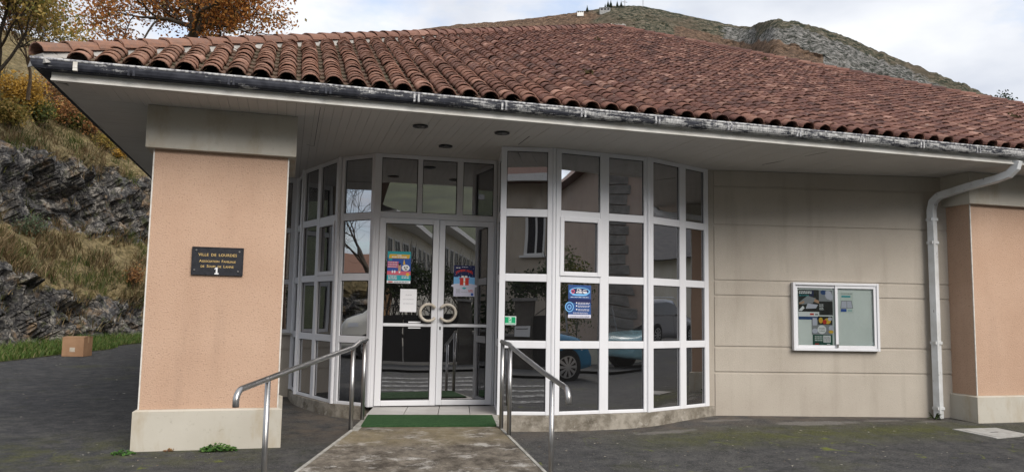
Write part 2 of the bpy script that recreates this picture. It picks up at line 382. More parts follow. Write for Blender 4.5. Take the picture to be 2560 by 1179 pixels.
# door screen
fd = MB()
fd.fbox(FD, .0, .055, -.06, .0, .178, ZS-.001).fbox(FD, FD.len-.045, FD.len, -.06, 0, .178, ZS-.001)
fd.fbox(FD, .055, FD.len-.045, -.058, -.002, 2.385, 2.455).fbox(FD, .055, FD.len-.045, -.058, -.002, 3.105, ZS-.001)
fd.fbox(FD, .485, .543, -.057, -.003, 2.455, 3.105).fbox(FD, .963, 1.038, -.057, -.003, 2.455, 3.105)
fd = fd.build('door_frame', M_ALU, hall, bevel=.004)
for a, b in ((.055, .485), (.543, .963), (1.038, FD.len-.045)):
    MB().fbox(FD, a+.003, b-.003, -.034, -.028, 2.458, 3.102).build('pane', M_GLASS, fd)
    g = MB(); t = .008
    g.fbox(FD, a, a+t, -.04, -.022, 2.455, 3.105).fbox(FD, b-t, b, -.04, -.022, 2.455, 3.105).fbox(FD, a+t, b-t, -.04, -.022, 2.455, 2.455+t).fbox(FD, a+t, b-t, -.04, -.022, 3.105-t, 3.105)
    g.build('gasket', M_GASKET, fd)
def leaf(fr, left):
    L = fr.len; zb, zt = .190, 2.382; sa, sb = (.075, .072) if left else (.070, .075)
    mb = MB().fbox(fr, 0, sa, -.03, .018, zb, zt).fbox(fr, L-sb, L, -.03, .018, zb, zt)
    for z0, z1 in ((zb, .252), (1.106, 1.142), (2.318, zt)): mb.fbox(fr, sa, L-sb, -.028, .016, z0, z1)
    o = mb.build('door', M_ALU, hall, bevel=.005)
    gk = MB(); t = .007
    for z0, z1 in ((.252, 1.106), (1.142, 2.318)):
        MB().fbox(fr, sa+.003, L-sb-.003, -.008, -.002, z0+.003, z1-.003).build('pane', M_GLASS, o)
        gk.fbox(fr, sa, sa+t, -.014, .004, z0, z1).fbox(fr, L-sb-t, L-sb, -.014, .004, z0, z1).fbox(fr, sa+t, L-sb-t, -.014, .004, z0, z0+t).fbox(fr, sa+t, L-sb-t, -.014, .004, z1-t, z1)
    gk.build('gasket', M_GASKET, o)
    # open ring pull, its two ends on the meeting stile
    zc = 1.272; u0 = L-.030 if left else .032; s = -1 if left else 1; rr = .098; cu = u0+s*.082
    pts = []
    for i in range(25):
        a = R(42)+(2*math.pi-R(84))*i/24
        u = cu-s*rr*math.cos(a); z = zc+rr*math.sin(a)
        pts.append(fr.p(u, .062, z))
    e0, e1 = Vector(pts[0]), Vector(pts[-1])
    nv = fr.n
    full = [tuple(e0-nv*.046), tuple(e0-nv*.012)]+pts[0:]+[tuple(e1-nv*.012), tuple(e1-nv*.046)]
    MB().tube(full, .0165, 10).build('handle', M_HANDLE, o, smooth=True)
    if not left:
        lk = MB(); fquad(lk, fr, .024, .042, 1.07, 1.11, .0187); lk.build('keyhole', M_LAMPB, o)
    return o
leaf(Fr((2.262, 1.426), (2.972, 1.3965)), True)
leaf(Fr((2.980, 1.420), (3.648, 1.372)), False)
# inner lobby screen seen through the right-hand leaf
IS = Fr((3.37, 2.2), (3.62, 1.62))
pm = MB().fbox(IS, 0, .04, -.03, 0, .18, 2.9).fbox(IS, .60, .63, -.03, 0, .18, 2.9)
for z0, z1 in ((.18, .25), (.86, .96), (1.55, 1.64), (2.3, 2.36)): pm.fbox(IS, .04, .60, -.03, 0, z0, z1)
pm.build('lobby_screen', M_ALU, hall)

# kerb under the glazing: outward offset of the bay line
def kerb(pts, off, z0, z1, name='base_kerb'):
    P = [Vector((p[0], p[1], 0)) for p in pts]; out = []
    for i, p in enumerate(P):
        t0 = (P[i]-P[i-1]).normalized() if i else (P[1]-P[0]).normalized()
        t1 = (P[i+1]-P[i]).normalized() if i < len(P)-1 else t0
        n0 = Vector((t0.y, -t0.x, 0)); n1 = Vector((t1.y, -t1.x, 0)); m = (n0+n1).normalized(); m = m/max(.3, m.dot(n0))
        out.append((p+m*off, p-m*.16))
    mb = MB()
    for (a, ai), (b, bi) in zip(out, out[1:]):
        g = lambda q, z: (q.x, q.y, z)
        mb.hexa([g(a, z0), g(b, z0), g(bi, z0), g(ai, z0), g(a, z1), g(b, z1), g(bi, z1), g(ai, z1)])
    return mb.build(name, M_CONC, hall)
def arc(pts, n=5):
    out = []
    for i in range(len(pts)-1):
        p0 = Vector(pts[max(i-1, 0)]); p1 = Vector(pts[i]); p2 = Vector(pts[i+1]); p3 = Vector(pts[min(i+2, len(pts)-1)])
        for j in range(n):
            t = j/n; out.append(tuple(.5*((2*p1)+(-p0+p2)*t+(2*p0-5*p1+4*p2-p3)*t*t+(-p0+3*p1-3*p2+p3)*t*t*t)))
    return out+[tuple(pts[-1])]
kerb(arc([(3.50, .54), (4.09, .432), (4.70, .44), (5.30, .515), (5.85, .735), (6.42, .995)]), .028, -.15, .1765)
kerb(arc([(1.34, 3.70), (1.405, 2.97), (1.58, 2.38), (1.815, 1.855), (2.16, 1.49)]), .03, -.15, .1765)

# rear left wall with its window, beside the rounded bay
RW = Fr((.02, 3.67), (1.33, 3.67))
rw = MB().fbox(RW, 0, RW.len, -.2, -.012, -.1, .93).fbox(RW, 0, .25, -.2, -.012, .93, ZS-.002).build('wall', M_BEIGE, hall)
for z0, z1 in ((-.1, .40), (.43, .70), (.73, .925)): MB().fbox(RW, 0, RW.len, -.012, .004, z0, z1).build('wall_panel', M_BEIGE, rw)
wf = bay('window', Fr((.28, 3.69), (1.325, 3.69)), [(.06, .47), (.53, .98)], [(1.0, 1.63), (1.70, 2.36), (2.43, 3.08)], .95)
MB().fbox(RW, .2, RW.len, -.05, .06, .926, .949).build('sill', M_STONE, wf)

# fascia, gutter, downpipe
MB().box(-.712, 18.6, -.600, -.577, ZS, ZS+.085).box(-.716, 18.6, -.640, -.6005, ZS+.0125, ZS+.072).box(-.716, 18.6, -.655, -.6005, ZS-.004, ZS+.012).box(-.712, -.689, -.576, 17, ZS-.002, ZS+.085).build('fascia', M_FASC, hall)
def gprof(s, y, z): return None
GY0, GY1, GZ0, GZ1 = -.610, -.735, 3.226, 3.300
def gutter():
    out = [(GY1-.002, GZ1), (GY1-.004, GZ1-.03), (GY1+.004, GZ0+.018), (GY1+.018, GZ0), (GY0, GZ0), (GY0, GZ1-.004), (GY0-.003, GZ1-.004), (GY0-.003, GZ0+.004), (GY1+.020, GZ0+.004), (GY1+.008, GZ0+.020), (GY1, GZ1-.03), (GY1+.002, GZ1)]
    mb = MB(); n = len(out)
    cx = -.722  # corner: plan offset of profile along the mitre
    def pt(y, z, end):  # front run, mitred at the left corner
        return (end if end is not None else cx+(y-GY0), y, z)
    A = [(cx+(y-GY0), y, z) for y, z in out]; B = [(18.7, y, z) for y, z in out]; Cc = [(cx+(y-GY0), 17.2, z) for y, z in out]
    for P, Q in ((A, B),):
        b = len(mb.v); mb.v += P+Q
        for j in range(n): mb.f.append((b+j, b+(j+1) % n, b+n+(j+1) % n, b+n+j)); mb.mi.append(0)
    b = len(mb.v); mb.v += A+Cc
    for j in range(n): mb.f.append((b+n+j, b+n+(j+1) % n, b+(j+1) % n, b+j)); mb.mi.append(0)
    g = mb.build('gutter', M_GUT, hall)
    c0 = cx+(GY1-GY0)
    MB().tube([(c0, 17.2, GZ1+.002), (c0-.002, GY1-.002, GZ1+.002), (18.7, GY1-.004, GZ1+.002)], .0105, 8).build('gutter_bead', M_GUTRIM, g)
    MB().box(c0+.05, 18.6, GY1+.03, GY0-.002, GZ0-.006, GZ0-.001).build('gutter_lip', M_GUT, g)
    for i, gx in enumerate([-.52, -.096, .70, 1.525, 2.326, 3.171, 3.982, 4.789, 5.62, 6.459, 7.273, 8.087, 8.886, 9.68, 10.48]):
        for q in ((-.02, .02) if i else (0,)):
            b = MB(); h = .009 if i else .017; xq = gx+q
            b.box(xq-h, xq+h, GY1-.008, GY1-.0045, GZ0+.02, GZ1-.004).box(xq-h, xq+h, GY1-.006, GY1+.024, GZ0-.004, GZ0+.02)
            b.build('gutter_bracket', M_BEAD if i == 0 else M_GUTRIM if i > 3 else M_GUT, g)
    return g
gutter()
def rect_pipe(mb, pts, wx, wy, side):
    """square pipe swept along pts; `side` keeps one face upright"""
    P = [Vector(p) for p in pts]; b = len(mb.v); n = 4
    for i, p in enumerate(P):
        d = (P[min(i+1, len(P)-1)]-P[max(i-1, 0)]).normalized(); s = (side-d*side.dot(d)).normalized(); q = d.cross(s)
        for a, c in ((-1, -1), (1, -1), (1, 1), (-1, 1)): mb.v.append(tuple(p+s*a*wx/2+q*c*wy/2))
    for i in range(len(P)-1):
        for j in range(4): mb.f.append((b+i*4+j, b+i*4+(j+1) % 4, b+i*4+4+(j+1) % 4, b+i*4+4+j)); mb.mi.append(0)
    mb.f.append((b+3, b+2, b+1, b)); e = b+4*(len(P)-1); mb.f.append((e, e+1, e+2, e+3)); mb.mi += [0, 0]
BX, BY = 9.235, .335
top = Vector((9.55, -.655, 3.19))
path = [(BX, BY, .05), (BX, BY, 2.70), (BX+.005, BY-.03, 2.81), (BX+.03, BY-.10, 2.875), (9.36, -.10, 2.945), (9.47, -.42, 3.00), (9.52, -.56, 3.04), (9.545, -.63, 3.11), (9.55, -.655, 3.195)]
dp = MB(); rect_pipe(dp, path, .10, .085, Vector((.94, .34, 0)).normalized()); dp = dp.build('downpipe', M_PIPE, hall, bevel=.006)
for z in (.16, .98, 2.26, 2.56):
    MB().box(BX-.054, BX+.054, BY-.048, BY+.048, z, z+.035).build('pipe_collar', M_PIPE, dp)
# ------------------------------------------------------------------ roof
k = NT('terracotta')
oi = k.n('ObjectInfo').outputs['Random']; ri = k.pos.outputs['Random Per Island']
rnd = k.math('FRACT', k.math('ADD', k.math('MULTIPLY', oi, 1.0), ri))
basec = k.colramp(rnd, [(0, (.082, .043, .037)), (.25, (.122, .058, .047)), (.5, (.152, .071, .055)), (.78, (.188, .092, .069)), (.95, (.24, .130, .098)), (.982, (.36, .21, .165)), (1, (.32, .18, .14))])
dn = k.noise(5.0, 6, .65); basec = k.mix(k.math('MULTIPLY', k.ramp(dn, .48, .70), .50), basec, (.055, .036, .031))
nb = k.noise(24, 5, .7)
basec = k.mix(k.math('MULTIPLY', k.ramp(nb, .56, .70), .55), basec, (.30, .19, .145))
ln = k.noise(9.5, 7, .75, k.vec(loc=(5, 3, 1)))
basec = k.mix(k.math('MULTIPLY', k.ramp(ln, .635, .70), .8), basec, (.40, .38, .33))
xs_ = k.n('SeparateXYZ', {0: k.pos.outputs['Position']}).outputs[0]
basec = k.mix(k.math('MULTIPLY', k.ramp(xs_, 4.5, -1.0), .62), basec, k.mix(k.ramp(nb, .4, .6), (.33, .18, .115), (.22, .14, .105)))
M_TILE = k.done(k.bsdf(basec, .82, 0, k.bump(k.noise(60, 5, .7), .45, .006), .25))
M_CHAN = simple('channel_tile_mossy', (.12, .066, .048), (.085, .075, .048), 7, .95, bump=.5)
M_MORT = simple('hip_mortar', (.42, .41, .39), (.26, .25, .235), 8, .95, bump=.6, bscale=40)
M_DECK = simple('roof_deck', (.10, .06, .045))
M_MOSS = simple('dry_moss', (.050, .035, .018), (.075, .06, .022), 30, 1.)

EY, EZ, SL = -.668, 3.304, .5
AX, AY = 8.207, 8.363; CL = -.806
cs, sn = 1/math.sqrt(1.25), .5/math.sqrt(1.25)
SV = Vector((0, cs, sn)); NV = Vector((0, -sn, cs))
def deck(y): return EZ+SL*(y-EY)
def hipY(x): return min(x+.156, 2*AX-x+.156)
apex = (AX, AY, deck(AY)-.02); cn = [(CL, -.66, EZ-.016), (2*AX-CL, -.66, EZ-.016), (2*AX-CL, 17.4, EZ-.016), (CL, 17.4, EZ-.016)]
roof = MB().add([*cn, apex], [(0, 1, 4), (1, 2, 4), (2, 3, 4), (3, 0, 4), (3, 2, 1, 0)]).build('roof', M_DECK, hall)
def arc_tile(L, r0, r1, t=.013, seg=7, a0=8, lift=.0, jag=0.):
    """barrel tile in local axes x across, y up the slope, z away from it; y=0 is the low, wide end"""
    vs, fs = [], []
    for (y, r, dz) in ((0, r0, lift), (L, r1, 0)):
        for tt in (0, t):
            for i in range(seg+1):
                a = R(a0)+(math.pi-2*R(a0))*i/seg; rr = r-tt
                vs.append((-rr*math.cos(a), y+random.uniform(-jag, jag)*(y == 0), rr*math.sin(a)*.92+dz))
    n = seg+1
    for i in range(seg):
        fs.append((i, i+1, 2*n+i+1, 2*n+i)); fs.append((n+i, 3*n+i, 3*n+i+1, n+i+1)); fs.append((i, n+i, n+i+1, i+1))
    fs.append((0, 2*n, 3*n, n)); fs.append((seg, n+seg, 3*n+seg, 2*n+seg))
    return vs, fs
def slope_mat(x, y, dz, yaw=0., roll=0.):
    m = Matrix(((1, 0, 0, x), (0, SV.y, NV.y, y), (0, SV.z, NV.z, deck(y)), (0, 0, 0, 1)))
    return m @ Matrix.Translation((0, 0, dz)) @ Matrix.Rotation(yaw, 4, 'Z') @ Matrix.Rotation(roll, 4, 'Y')
EXP = .138
spots = []
i = 0
x = -.521
while x < 16.9:
    y = EY; top = hipY(x)
    if x > 15.2: break
    j = 0
    while y < top-.10:
        spots.append((x+random.gauss(0, .004), y+(random.gauss(0, .006) if j else 0), j)); y += EXP*cs; j += 1
    x += .21
spots.sort(key=lambda s: (Vector((s[0], s[1], deck(s[1])))-CAM).length)
tmpl = []
for q in range(5):
    vs, fs = arc_tile(.235, .088, .073, t=.012, lift=.013, jag=.004); me = bpy.data.meshes.new('roof_tile'); me.from_pydata(vs, [], fs); me.materials.append(M_TILE)
    me.polygons.foreach_set('use_smooth', [len(p) == 4 for p in fs]); me.update(); tmpl.append((me, vs, fs))
rest = MB()
for nidx, (x, y, j) in enumerate(spots):
    me, vs, fs = random.choice(tmpl); m = slope_mat(x, y, .012+random.uniform(-.004, .006), random.gauss(0, .032), random.gauss(0, .04))
    if nidx < 300:
        o = bpy.data.objects.new('roof_tile', me); COL.objects.link(o); o.parent = roof; o.matrix_local = m
    else: rest.add([m @ Vector(v) for v in vs], fs)
stuff(rest.build('roof_tiles', M_TILE, roof, smooth=False))
ch = MB(); x = -.521-.105
while x < 15.2:
    y = EY+.03; top = hipY(x)
    while y < top-.02:
        m = slope_mat(x, y, random.uniform(0, .004)); L = .27; vs = []
        for yy, dz, wv in ((0, .024, .066), (L, .004, .074)):
            for a in (-1, -.55, 0, .55, 1): vs.append(m @ Vector((a*wv, yy, dz+.038*a*a)))
        ch.add(vs, [(i, i+1, i+6, i+5) for i in range(4)]); ch.add([vs[i] for i in range(5)]+[vs[i]-NV*.012 for i in range(5)], [(i, i+5, i+6, i+1) for i in range(4)])
        y += .2*cs
    x += .21
stuff(ch.build('channel_tiles', M_CHAN, roof))
# hips
def hip(p0, p1, exp=.25):
    p0, p1 = Vector(p0), Vector(p1); d = (p1-p0).normalized(); side = d.cross(Vector((0, 0, 1))).normalized(); nz = side.cross(d)
    nT = int((p1-p0).length/exp)
    ms = [arc_tile(.36, .110, .094, t=.014, seg=8, a0=4, lift=.017, jag=.006) for _ in range(4)]; mesh = []
    for vs, fs in ms:
        me = bpy.data.meshes.new('hip_tile'); me.from_pydata(vs, [], fs); me.materials.append(M_TILE); me.update(); mesh.append(me)
    for i in range(nT):
        p = p0+d*(i*exp); m = Matrix(((side.x, d.x, nz.x, p.x), (side.y, d.y, nz.y, p.y), (side.z, d.z, nz.z, p.z), (0, 0, 0, 1)))
        m = m @ Matrix.Rotation(random.gauss(0, .014), 4, 'Z') @ Matrix.Rotation(random.gauss(0, .010), 4, 'X')
        o = bpy.data.objects.new('hip_tile', random.choice(mesh)); COL.objects.link(o); o.parent = roof; o.matrix_local = m
    mb = MB(); nseg = 60
    for i in range(nseg):
        a = p0+(p1-p0)*(i/nseg)-Vector((0, 0, .075)); b = p0+(p1-p0)*((i+1)/nseg)-Vector((0, 0, .075))
        wa = .135+.03*noise.noise(Vector((i*.9, p1.x, 0))); wb = .135+.03*noise.noise(Vector(((i+1)*.9, p1.x, 0)))
        T = Vector((0, 0, .088))
        mb.hexa([a-side*wa, b-side*wb, b+side*wb, a+side*wa, a-side*.075+T, b-side*.075+T, b+side*.075+T, a+side*.075+T])
    mb.build('mortar_bed', M_MORT, roof)
hip((CL-.015, -.675, deck(-.66)+.025), (AX, AY, deck(AY)+.03))
hip((2*AX-CL+.015, -.675, deck(-.66)+.025), (AX, AY, deck(AY)+.03))
mb = MB(); ap = Vector((AX, AY, deck(AY)+.11))
for i in range(5): mb.tube([ap+Vector((-.15+i*.09, -.03-.03*i, -.07)), ap+Vector((-.12+i*.09, -.05, -.03))], [.075, .05], 6)
mb.build('apex_mortar', simple('white_mortar', (.62, .61, .58), (.4, .4, .38), 9, .9), roof)
def clump(mb, c, r, n, seed=0):
    rg = random.Random(seed)
    for _ in range(n):
        p = Vector(c)+Vector((rg.gauss(0, r*.45), rg.gauss(0, r*.45), abs(rg.gauss(0, r*.3)))); s = r*rg.uniform(.15, .4); q = [Vector((rg.gauss(0, 1), rg.gauss(0, 1), rg.gauss(0, 1))).normalized()*s for _ in range(4)]
        mb.add([p+t for t in q], [(0, 1, 2), (0, 2, 3), (0, 3, 1), (1, 3, 2)])
for px, py in ((1468, 187), (1493, 103), (1912, 152), (2532, 296)):
    # intersect the sight line with the roof slope once, to find where the moss sits
    d = rt2*((px-1280)/F_PX)-up2*((py-589.5)/F_PX)+fw; t = (EZ+.08+SL*(CAM.y-EY)-CAM.z)/(d.z-SL*d.y); p = CAM+d*t
    mb = MB(); clump(mb, p, .085, 60, px); mb.build('moss_clump', M_MOSS, roof)
# ------------------------------------------------------------------ ground
k = NT('old_asphalt')
P = k.pos.outputs['Position']; sx = k.n('SeparateXYZ', {0: P}); X_, Y_ = sx.outputs[0], sx.outputs[1]
g1 = k.noise(120, 3, .75); g2 = k.noise(2.1, 6, .6); g3 = k.noise(.7, 5, .6)
col = k.mix(k.ramp(k.math('ADD', k.math('MULTIPLY', g1, .6), k.math('MULTIPLY', k.noise(38, 3, .7), .4)), .40, .60), (.020, .020, .021), (.125, .122, .117))
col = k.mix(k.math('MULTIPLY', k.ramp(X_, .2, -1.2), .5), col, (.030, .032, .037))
col = k.mix(k.ramp(g3, .35, .65), col, k.mix(.5, col, (.045, .046, .052)))
mm = k.noise(5.2, 7, .75, k.vec(loc=(2, 7, 0)))
col = k.mix(k.math('MULTIPLY', k.ramp(mm, .50, .66), .55), col, (.125, .12, .113))
col = k.mix(k.math('MULTIPLY', k.ramp(mm, .48, .34), .6), col, (.018, .018, .02))
vor = k.n('TexVoronoi', {'Vector': P, 'Scale': 42}).outputs['Distance']
col = k.mix(k.math('MULTIPLY', k.ramp(vor, .24, .12), k.ramp(k.noise(23, 2), .50, .60)), col, (.22, .215, .20))
# dusty dry bands close to the hall
dry = k.math('MULTIPLY', k.ramp(k.math('ADD', Y_, k.math('MULTIPLY', k.noise(1.5, 5), .9)), .15, 1.1), k.ramp(Y_, 6, 4))
dry = k.math('MULTIPLY', k.math('MULTIPLY', dry, k.ramp(X_, 1.0, 1.5)), k.ramp(k.noise(3.2, 6, .7), .38, .60))
col = k.mix(k.math('MULTIPLY', dry, .62), col, (.155, .125, .10))
# moss strip in front of the render wall, and near the pillar
bx = k.math('MULTIPLY', k.ramp(X_, 4.2, 5.6), k.ramp(X_, 10.6, 8.6))
by = k.math('MULTIPLY', k.ramp(Y_, -.95, -.35), k.ramp(Y_, .35, -.25))
ms = k.math('MULTIPLY', k.math('MULTIPLY', bx, by), k.ramp(k.noise(2.6, 6, .72), .32, .56))
b2 = k.math('MULTIPLY', k.ramp(X_, -3, -1), k.ramp(X_, 1.6, .8)); by2 = k.math('MULTIPLY', k.ramp(Y_, -.9, -.3), k.ramp(Y_, 1.2, .0))
ms2 = k.math('MULTIPLY', k.math('MULTIPLY', b2, by2), k.ramp(k.noise(3.1, 6, .72, k.vec(loc=(4, 4, 0))), .42, .62))
ms3 = k.math('MULTIPLY', k.ramp(k.noise(.9, 6, .7, k.vec(loc=(2, 9, 0))), .56, .72), .5)
mo = k.math('MAXIMUM', k.math('MAXIMUM', ms, k.math('MULTIPLY', ms2, .8)), ms3)
col = k.mix(k.math('MULTIPLY', mo, .75), col, k.mix(k.ramp(k.noise(60, 3), .4, .6), (.045, .055, .014), (.125, .125, .03)))
# cement patches
pat = k.math('MULTIPLY', k.ramp(k.noise(1.3, 6, .7, k.vec((1, 2.6, 1), (1, 6, 0))), .60, .64), k.math('MULTIPLY', k.ramp(X_, 4.4, 5), k.ramp(Y_, -.2, .1)))
col = k.mix(k.math('MULTIPLY', pat, .8), col, (.20, .19, .18))
wob = k.n('VectorMath', {0: k.n('TexNoise', {'Vector': P, 'Scale': 3.2, 'Detail': 6, 'Roughness': .7}).outputs[1], 1: (.5, .5, .5)}, operation='SUBTRACT').outputs[0]
for (cx_, cy_, rx2, ry2, am) in ((7.35, .27, .62, .13, .75), (8.35, .28, .30, .06, .6), (5.35, .12, .45, .10, .6), (8.9, .16, .22, .05, .6), (6.35, .62, .35, .09, .5), (-2.0, 1.5, .5, .5, .25)):
    dv_ = k.n('VectorMath', {0: k.n('VectorMath', {0: P, 1: (cx_, cy_, 0)}, operation='SUBTRACT').outputs[0], 1: (1/rx2, 1/ry2, 0)}, operation='MULTIPLY').outputs[0]
    dv_ = k.n('VectorMath', {0: dv_, 1: k.n('VectorMath', {0: wob, 1: (3.4, 3.4, 0)}, operation='MULTIPLY').outputs[0]}, operation='ADD').outputs[0]
    dd_ = k.n('VectorMath', {0: dv_}, operation='LENGTH').outputs[1]
    col = k.mix(k.math('MULTIPLY', k.ramp(dd_, 1.1, .6), am), col, k.mix(k.ramp(g1, .4, .6), (.13, .122, .112), (.27, .255, .24)))
ckn = k.noise(.75, 3, .5, k.vec(loc=(3.3, 1.2, 0)))
ckl = k.math('MULTIPLY', k.ramp(k.math('ABSOLUTE', k.math('SUBTRACT', ckn, .5)), .007, .001), k.math('MULTIPLY', k.ramp(k.noise(2.2, 6, .75, k.vec(loc=(6, 2, 0))), .52, .60), k.ramp(Y_, .3, -.3)))
col = k.mix(k.math('MULTIPLY', ckl, .9), col, (.15, .17, .03))
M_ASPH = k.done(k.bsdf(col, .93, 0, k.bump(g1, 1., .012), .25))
def axis(vals): return sorted(set(round(v, 4) for v in vals))
gx = axis(list(np.arange(-20, 30, .5))+[-1500, -900, -400, -200, -100, -60, -40, -30, -25, 40, 60, 90, 150, 250, 500, 900, 1600])
gy = axis(list(np.arange(-16, 16, .5))+[-1500, -600, -300, -150, -80, -50, -35, -25, -20, 20, 25, 35, 60, 120, 300, 700, 1600])
mb = MB(); ny = len(gy)
mb.v = [(x, y, ground(x, y)) for x in gx for y in gy]
mb.f = [(i*ny+j, (i+1)*ny+j, (i+1)*ny+j+1, i*ny+j+1) for i in range(len(gx)-1) for j in range(ny-1)]; mb.mi = [0]*len(mb.f)
structure(mb.build('ground', M_ASPH, None, smooth=True))

# ------------------------------------------------------------------ rock bank on the left
base = [(-16, -14), (-15, -3), (-13.5, 4.5), (-9.5, 8.0), (-6.2, 8.6), (-4.9, 10.2), (-4.35, 13), (-3.9, 16), (-2.9, 19), (-.2, 22.3), (6, 25), (16, 27), (30, 28)]
bl = arc([(p[0], p[1], 0) for p in base], 10); bl = [Vector(p) for p in bl]
cum = [0]
for a, b in zip(bl, bl[1:]): cum.append(cum[-1]+(b-a).length)
TOT = cum[-1]
def base_at(s):
    i = max(0, min(len(bl)-2, int(np.searchsorted(cum, s))-1)); t = (s-cum[i])/max(1e-6, cum[i+1]-cum[i]); p = bl[i].lerp(bl[i+1], t)
    a = bl[max(0, i-3)]; b = bl[min(len(bl)-1, i+4)]; d = (b-a).normalized(); return p, Vector((-d.y, d.x, 0))
S_L = TOT*.0
def prof(s):
    p, _ = base_at(s)
    far = sst(9, 19, p.y)*(1 if p.x > -8 else 0)
    q = sst(-8, -4.8, p.x)                       # the meadow bank west of the car park is lower and grassy
    h1 = (2.35-1.25*far)*q+.4*(1-q); h2 = 3.5*q+1.0*(1-q); h3 = (4.85+.85*far)*q+1.6*(1-q)
    return [(0, 0), (.75*q+.7*(1-q), h1), (2.3, h2), (2.75, h3), (4.2, h3+1.0), (7.5, h3+3.6*q+.35*(1-q)), (15, h3+8*q+.6*(1-q)), (28, h3+12*q+.8*(1-q))]
VK = [0, .16, .34, .56, .66, .80, .92, 1.0]
def bank_pt(s, v, disp=True):
    p, nrm = base_at(s); pr = prof(s)
    i = max(0, min(len(VK)-2, int(np.searchsorted(VK, v))-1)); t = (v-VK[i])/(VK[i+1]-VK[i]); tt = t
    a, b = pr[i], pr[i+1]; sb = a[0]+(b[0]-a[0])*tt; z = a[1]+(b[1]-a[1])*tt
    q = p+nrm*sb; P3 = Vector((q.x, q.y, z-.10+ground(min(q.x, 11), q.y)))
    rock = max(sst(0, .03, v)*(1-sst(.15, .22, v)), sst(.30, .37, v)*(1-sst(.56, .63, v)))
    if disp:
        w_ = P3*1.0
        f1 = noise.fractal(w_*.55, 1, 2, 4); f2 = noise.fractal(w_*Vector((1.6, 1.6, 2.2)), .9, 2.1, 4)
        ww = w_+noise.noise_vector(w_*.9)*.45
        d1, c1_ = noise.voronoi(ww*Vector((.85, .85, .62))); bl_ = d1[1]-d1[0]; h1_ = noise.cell(c1_[0]*37.7)
        d2, c2_ = noise.voronoi(ww*Vector((2.1, 2.1, 1.5))+Vector((7, 3, 1))); bl2 = d2[1]-d2[0]; h2_ = noise.cell(c2_[0]*41.3); tilt = (ww*Vector((2.1, 2.1, 1.5))+Vector((7, 3, 1))-c2_[0])
        strata = noise.noise(Vector((w_.x*.3+w_.z*.5, w_.y*.3, w_.z*3.2)))
        amp = rock*(.42*f1+.09*f2+.55*(h1_-.5)+.34*(h2_-.5)+.20*(tilt.z*(h1_-.3)+tilt.x*(h2_-.5))+.30*min(bl_, .12)+.5*min(bl2, .08)+.05*strata)+(1-rock)*(.25*f1+.10*f2)
        amp *= sst(0, .05, v)*.9+.1
        P3 = P3-nrm*(amp-.12)*.85+Vector((0, 0, amp*.35))
    return P3, rock
s0, s1 = 2.0, TOT-4
nu, nv = 470, 150
# denser sampling along the stretch the camera sees
us = []
for i in range(nu):
    t = i/(nu-1); us.append(t)
dens = np.interp(np.linspace(0, 1, 2000), [0, .33, .40, .66, .72, 1], [.35, .35, 2.4, 2.4, .5, .4]); cdf = np.cumsum(dens); cdf /= cdf[-1]
us = [s0+(s1-s0)*float(np.interp(t, cdf, np.linspace(0, 1, 2000))) for t in us]
vsamp = [float(np.interp(i/(nv-1), [0, .68, .86, 1], [0, .64, .84, 1])) for i in range(nv)]
mb = MB(); rockm = []
for s in us:
    for v in vsamp:
        q, rk = bank_pt(s, v); mb.v.append(tuple(q)); rockm.append(rk)
mb.f = [(i*nv+j, i*nv+j+1, (i+1)*nv+j+1, (i+1)*nv+j) for i in range(nu-1) for j in range(nv-1)]; mb.mi = [0]*len(mb.f)
k = NT('rock_and_turf')
P = k.pos.outputs['Position']
rn = k.noise(1.4, 7, .68); rf = k.noise(7, 8, .7); rfine = k.noise(26, 5, .7)
rock = k.colramp(rf, [(.30, (.020, .020, .022)), (.46, (.050, .049, .051)), (.57, (.11, .105, .10)), (.68, (.26, .245, .22))])
rock = k.mix(k.math('MULTIPLY', k.ramp(k.noise(2.4, 7, .72, k.vec(loc=(3, 8, 2))), .52, .62), .75), rock, (.40, .37, .33))
rock = k.mix(k.math('MULTIPLY', k.ramp(k.noise(1.7, 6, .7, k.vec(loc=(9, 1, 5))), .55, .66), .7), rock, (.30, .20, .115))
rock = k.mix(k.math('MULTIPLY', k.ramp(k.noise(3.1, 6, .7, k.vec(loc=(1, 5, 9))), .54, .66), .7), rock, (.060, .072, .020))
crk = k.n('TexVoronoi', {'Vector': k.n('VectorMath', {0: P, 1: k.n('VectorMath', {0: k.n('TexNoise', {'Vector': P, 'Scale': 2.2, 'Detail': 4}).outputs[1], 1: (.9, .9, .9)}, operation='MULTIPLY').outputs[0]}, operation='ADD').outputs[0], 'Scale': 2.6}, feature='DISTANCE_TO_EDGE').outputs['Distance']
rock = k.mix(k.math('MULTIPLY', k.ramp(crk, .05, .0), .8), rock, (.012, .012, .013))
turf = k.colramp(k.noise(4.5, 7, .7), [(.3, (.06, .05, .022)), (.48, (.14, .11, .052)), (.58, (.24, .185, .10)), (.68, (.085, .10, .028))])
at_ = k.n('Attribute', None, attribute_name='rock').outputs['Fac']
f = k.ramp(k.math('ADD', at_, k.math('MULTIPLY', k.math('SUBTRACT', rn, .5), 1.5)), .42, .58)
hb = k.math('ADD', k.math('MULTIPLY', rf, .7), k.math('MULTIPLY', k.ramp(crk, 0, .12), .35))
M_ROCK = k.done(k.bsdf(k.mix(f, turf, rock), .9, 0, k.bump(k.math('ADD', hb, k.math('MULTIPLY', rfine, .3)), 1., .10), .25))
bank = mb.build('rock_bank', M_ROCK, None, smooth=False); structure(bank)
a = bank.data.attributes.new('rock', 'FLOAT', 'POINT'); a.data.foreach_set('value', rockm)

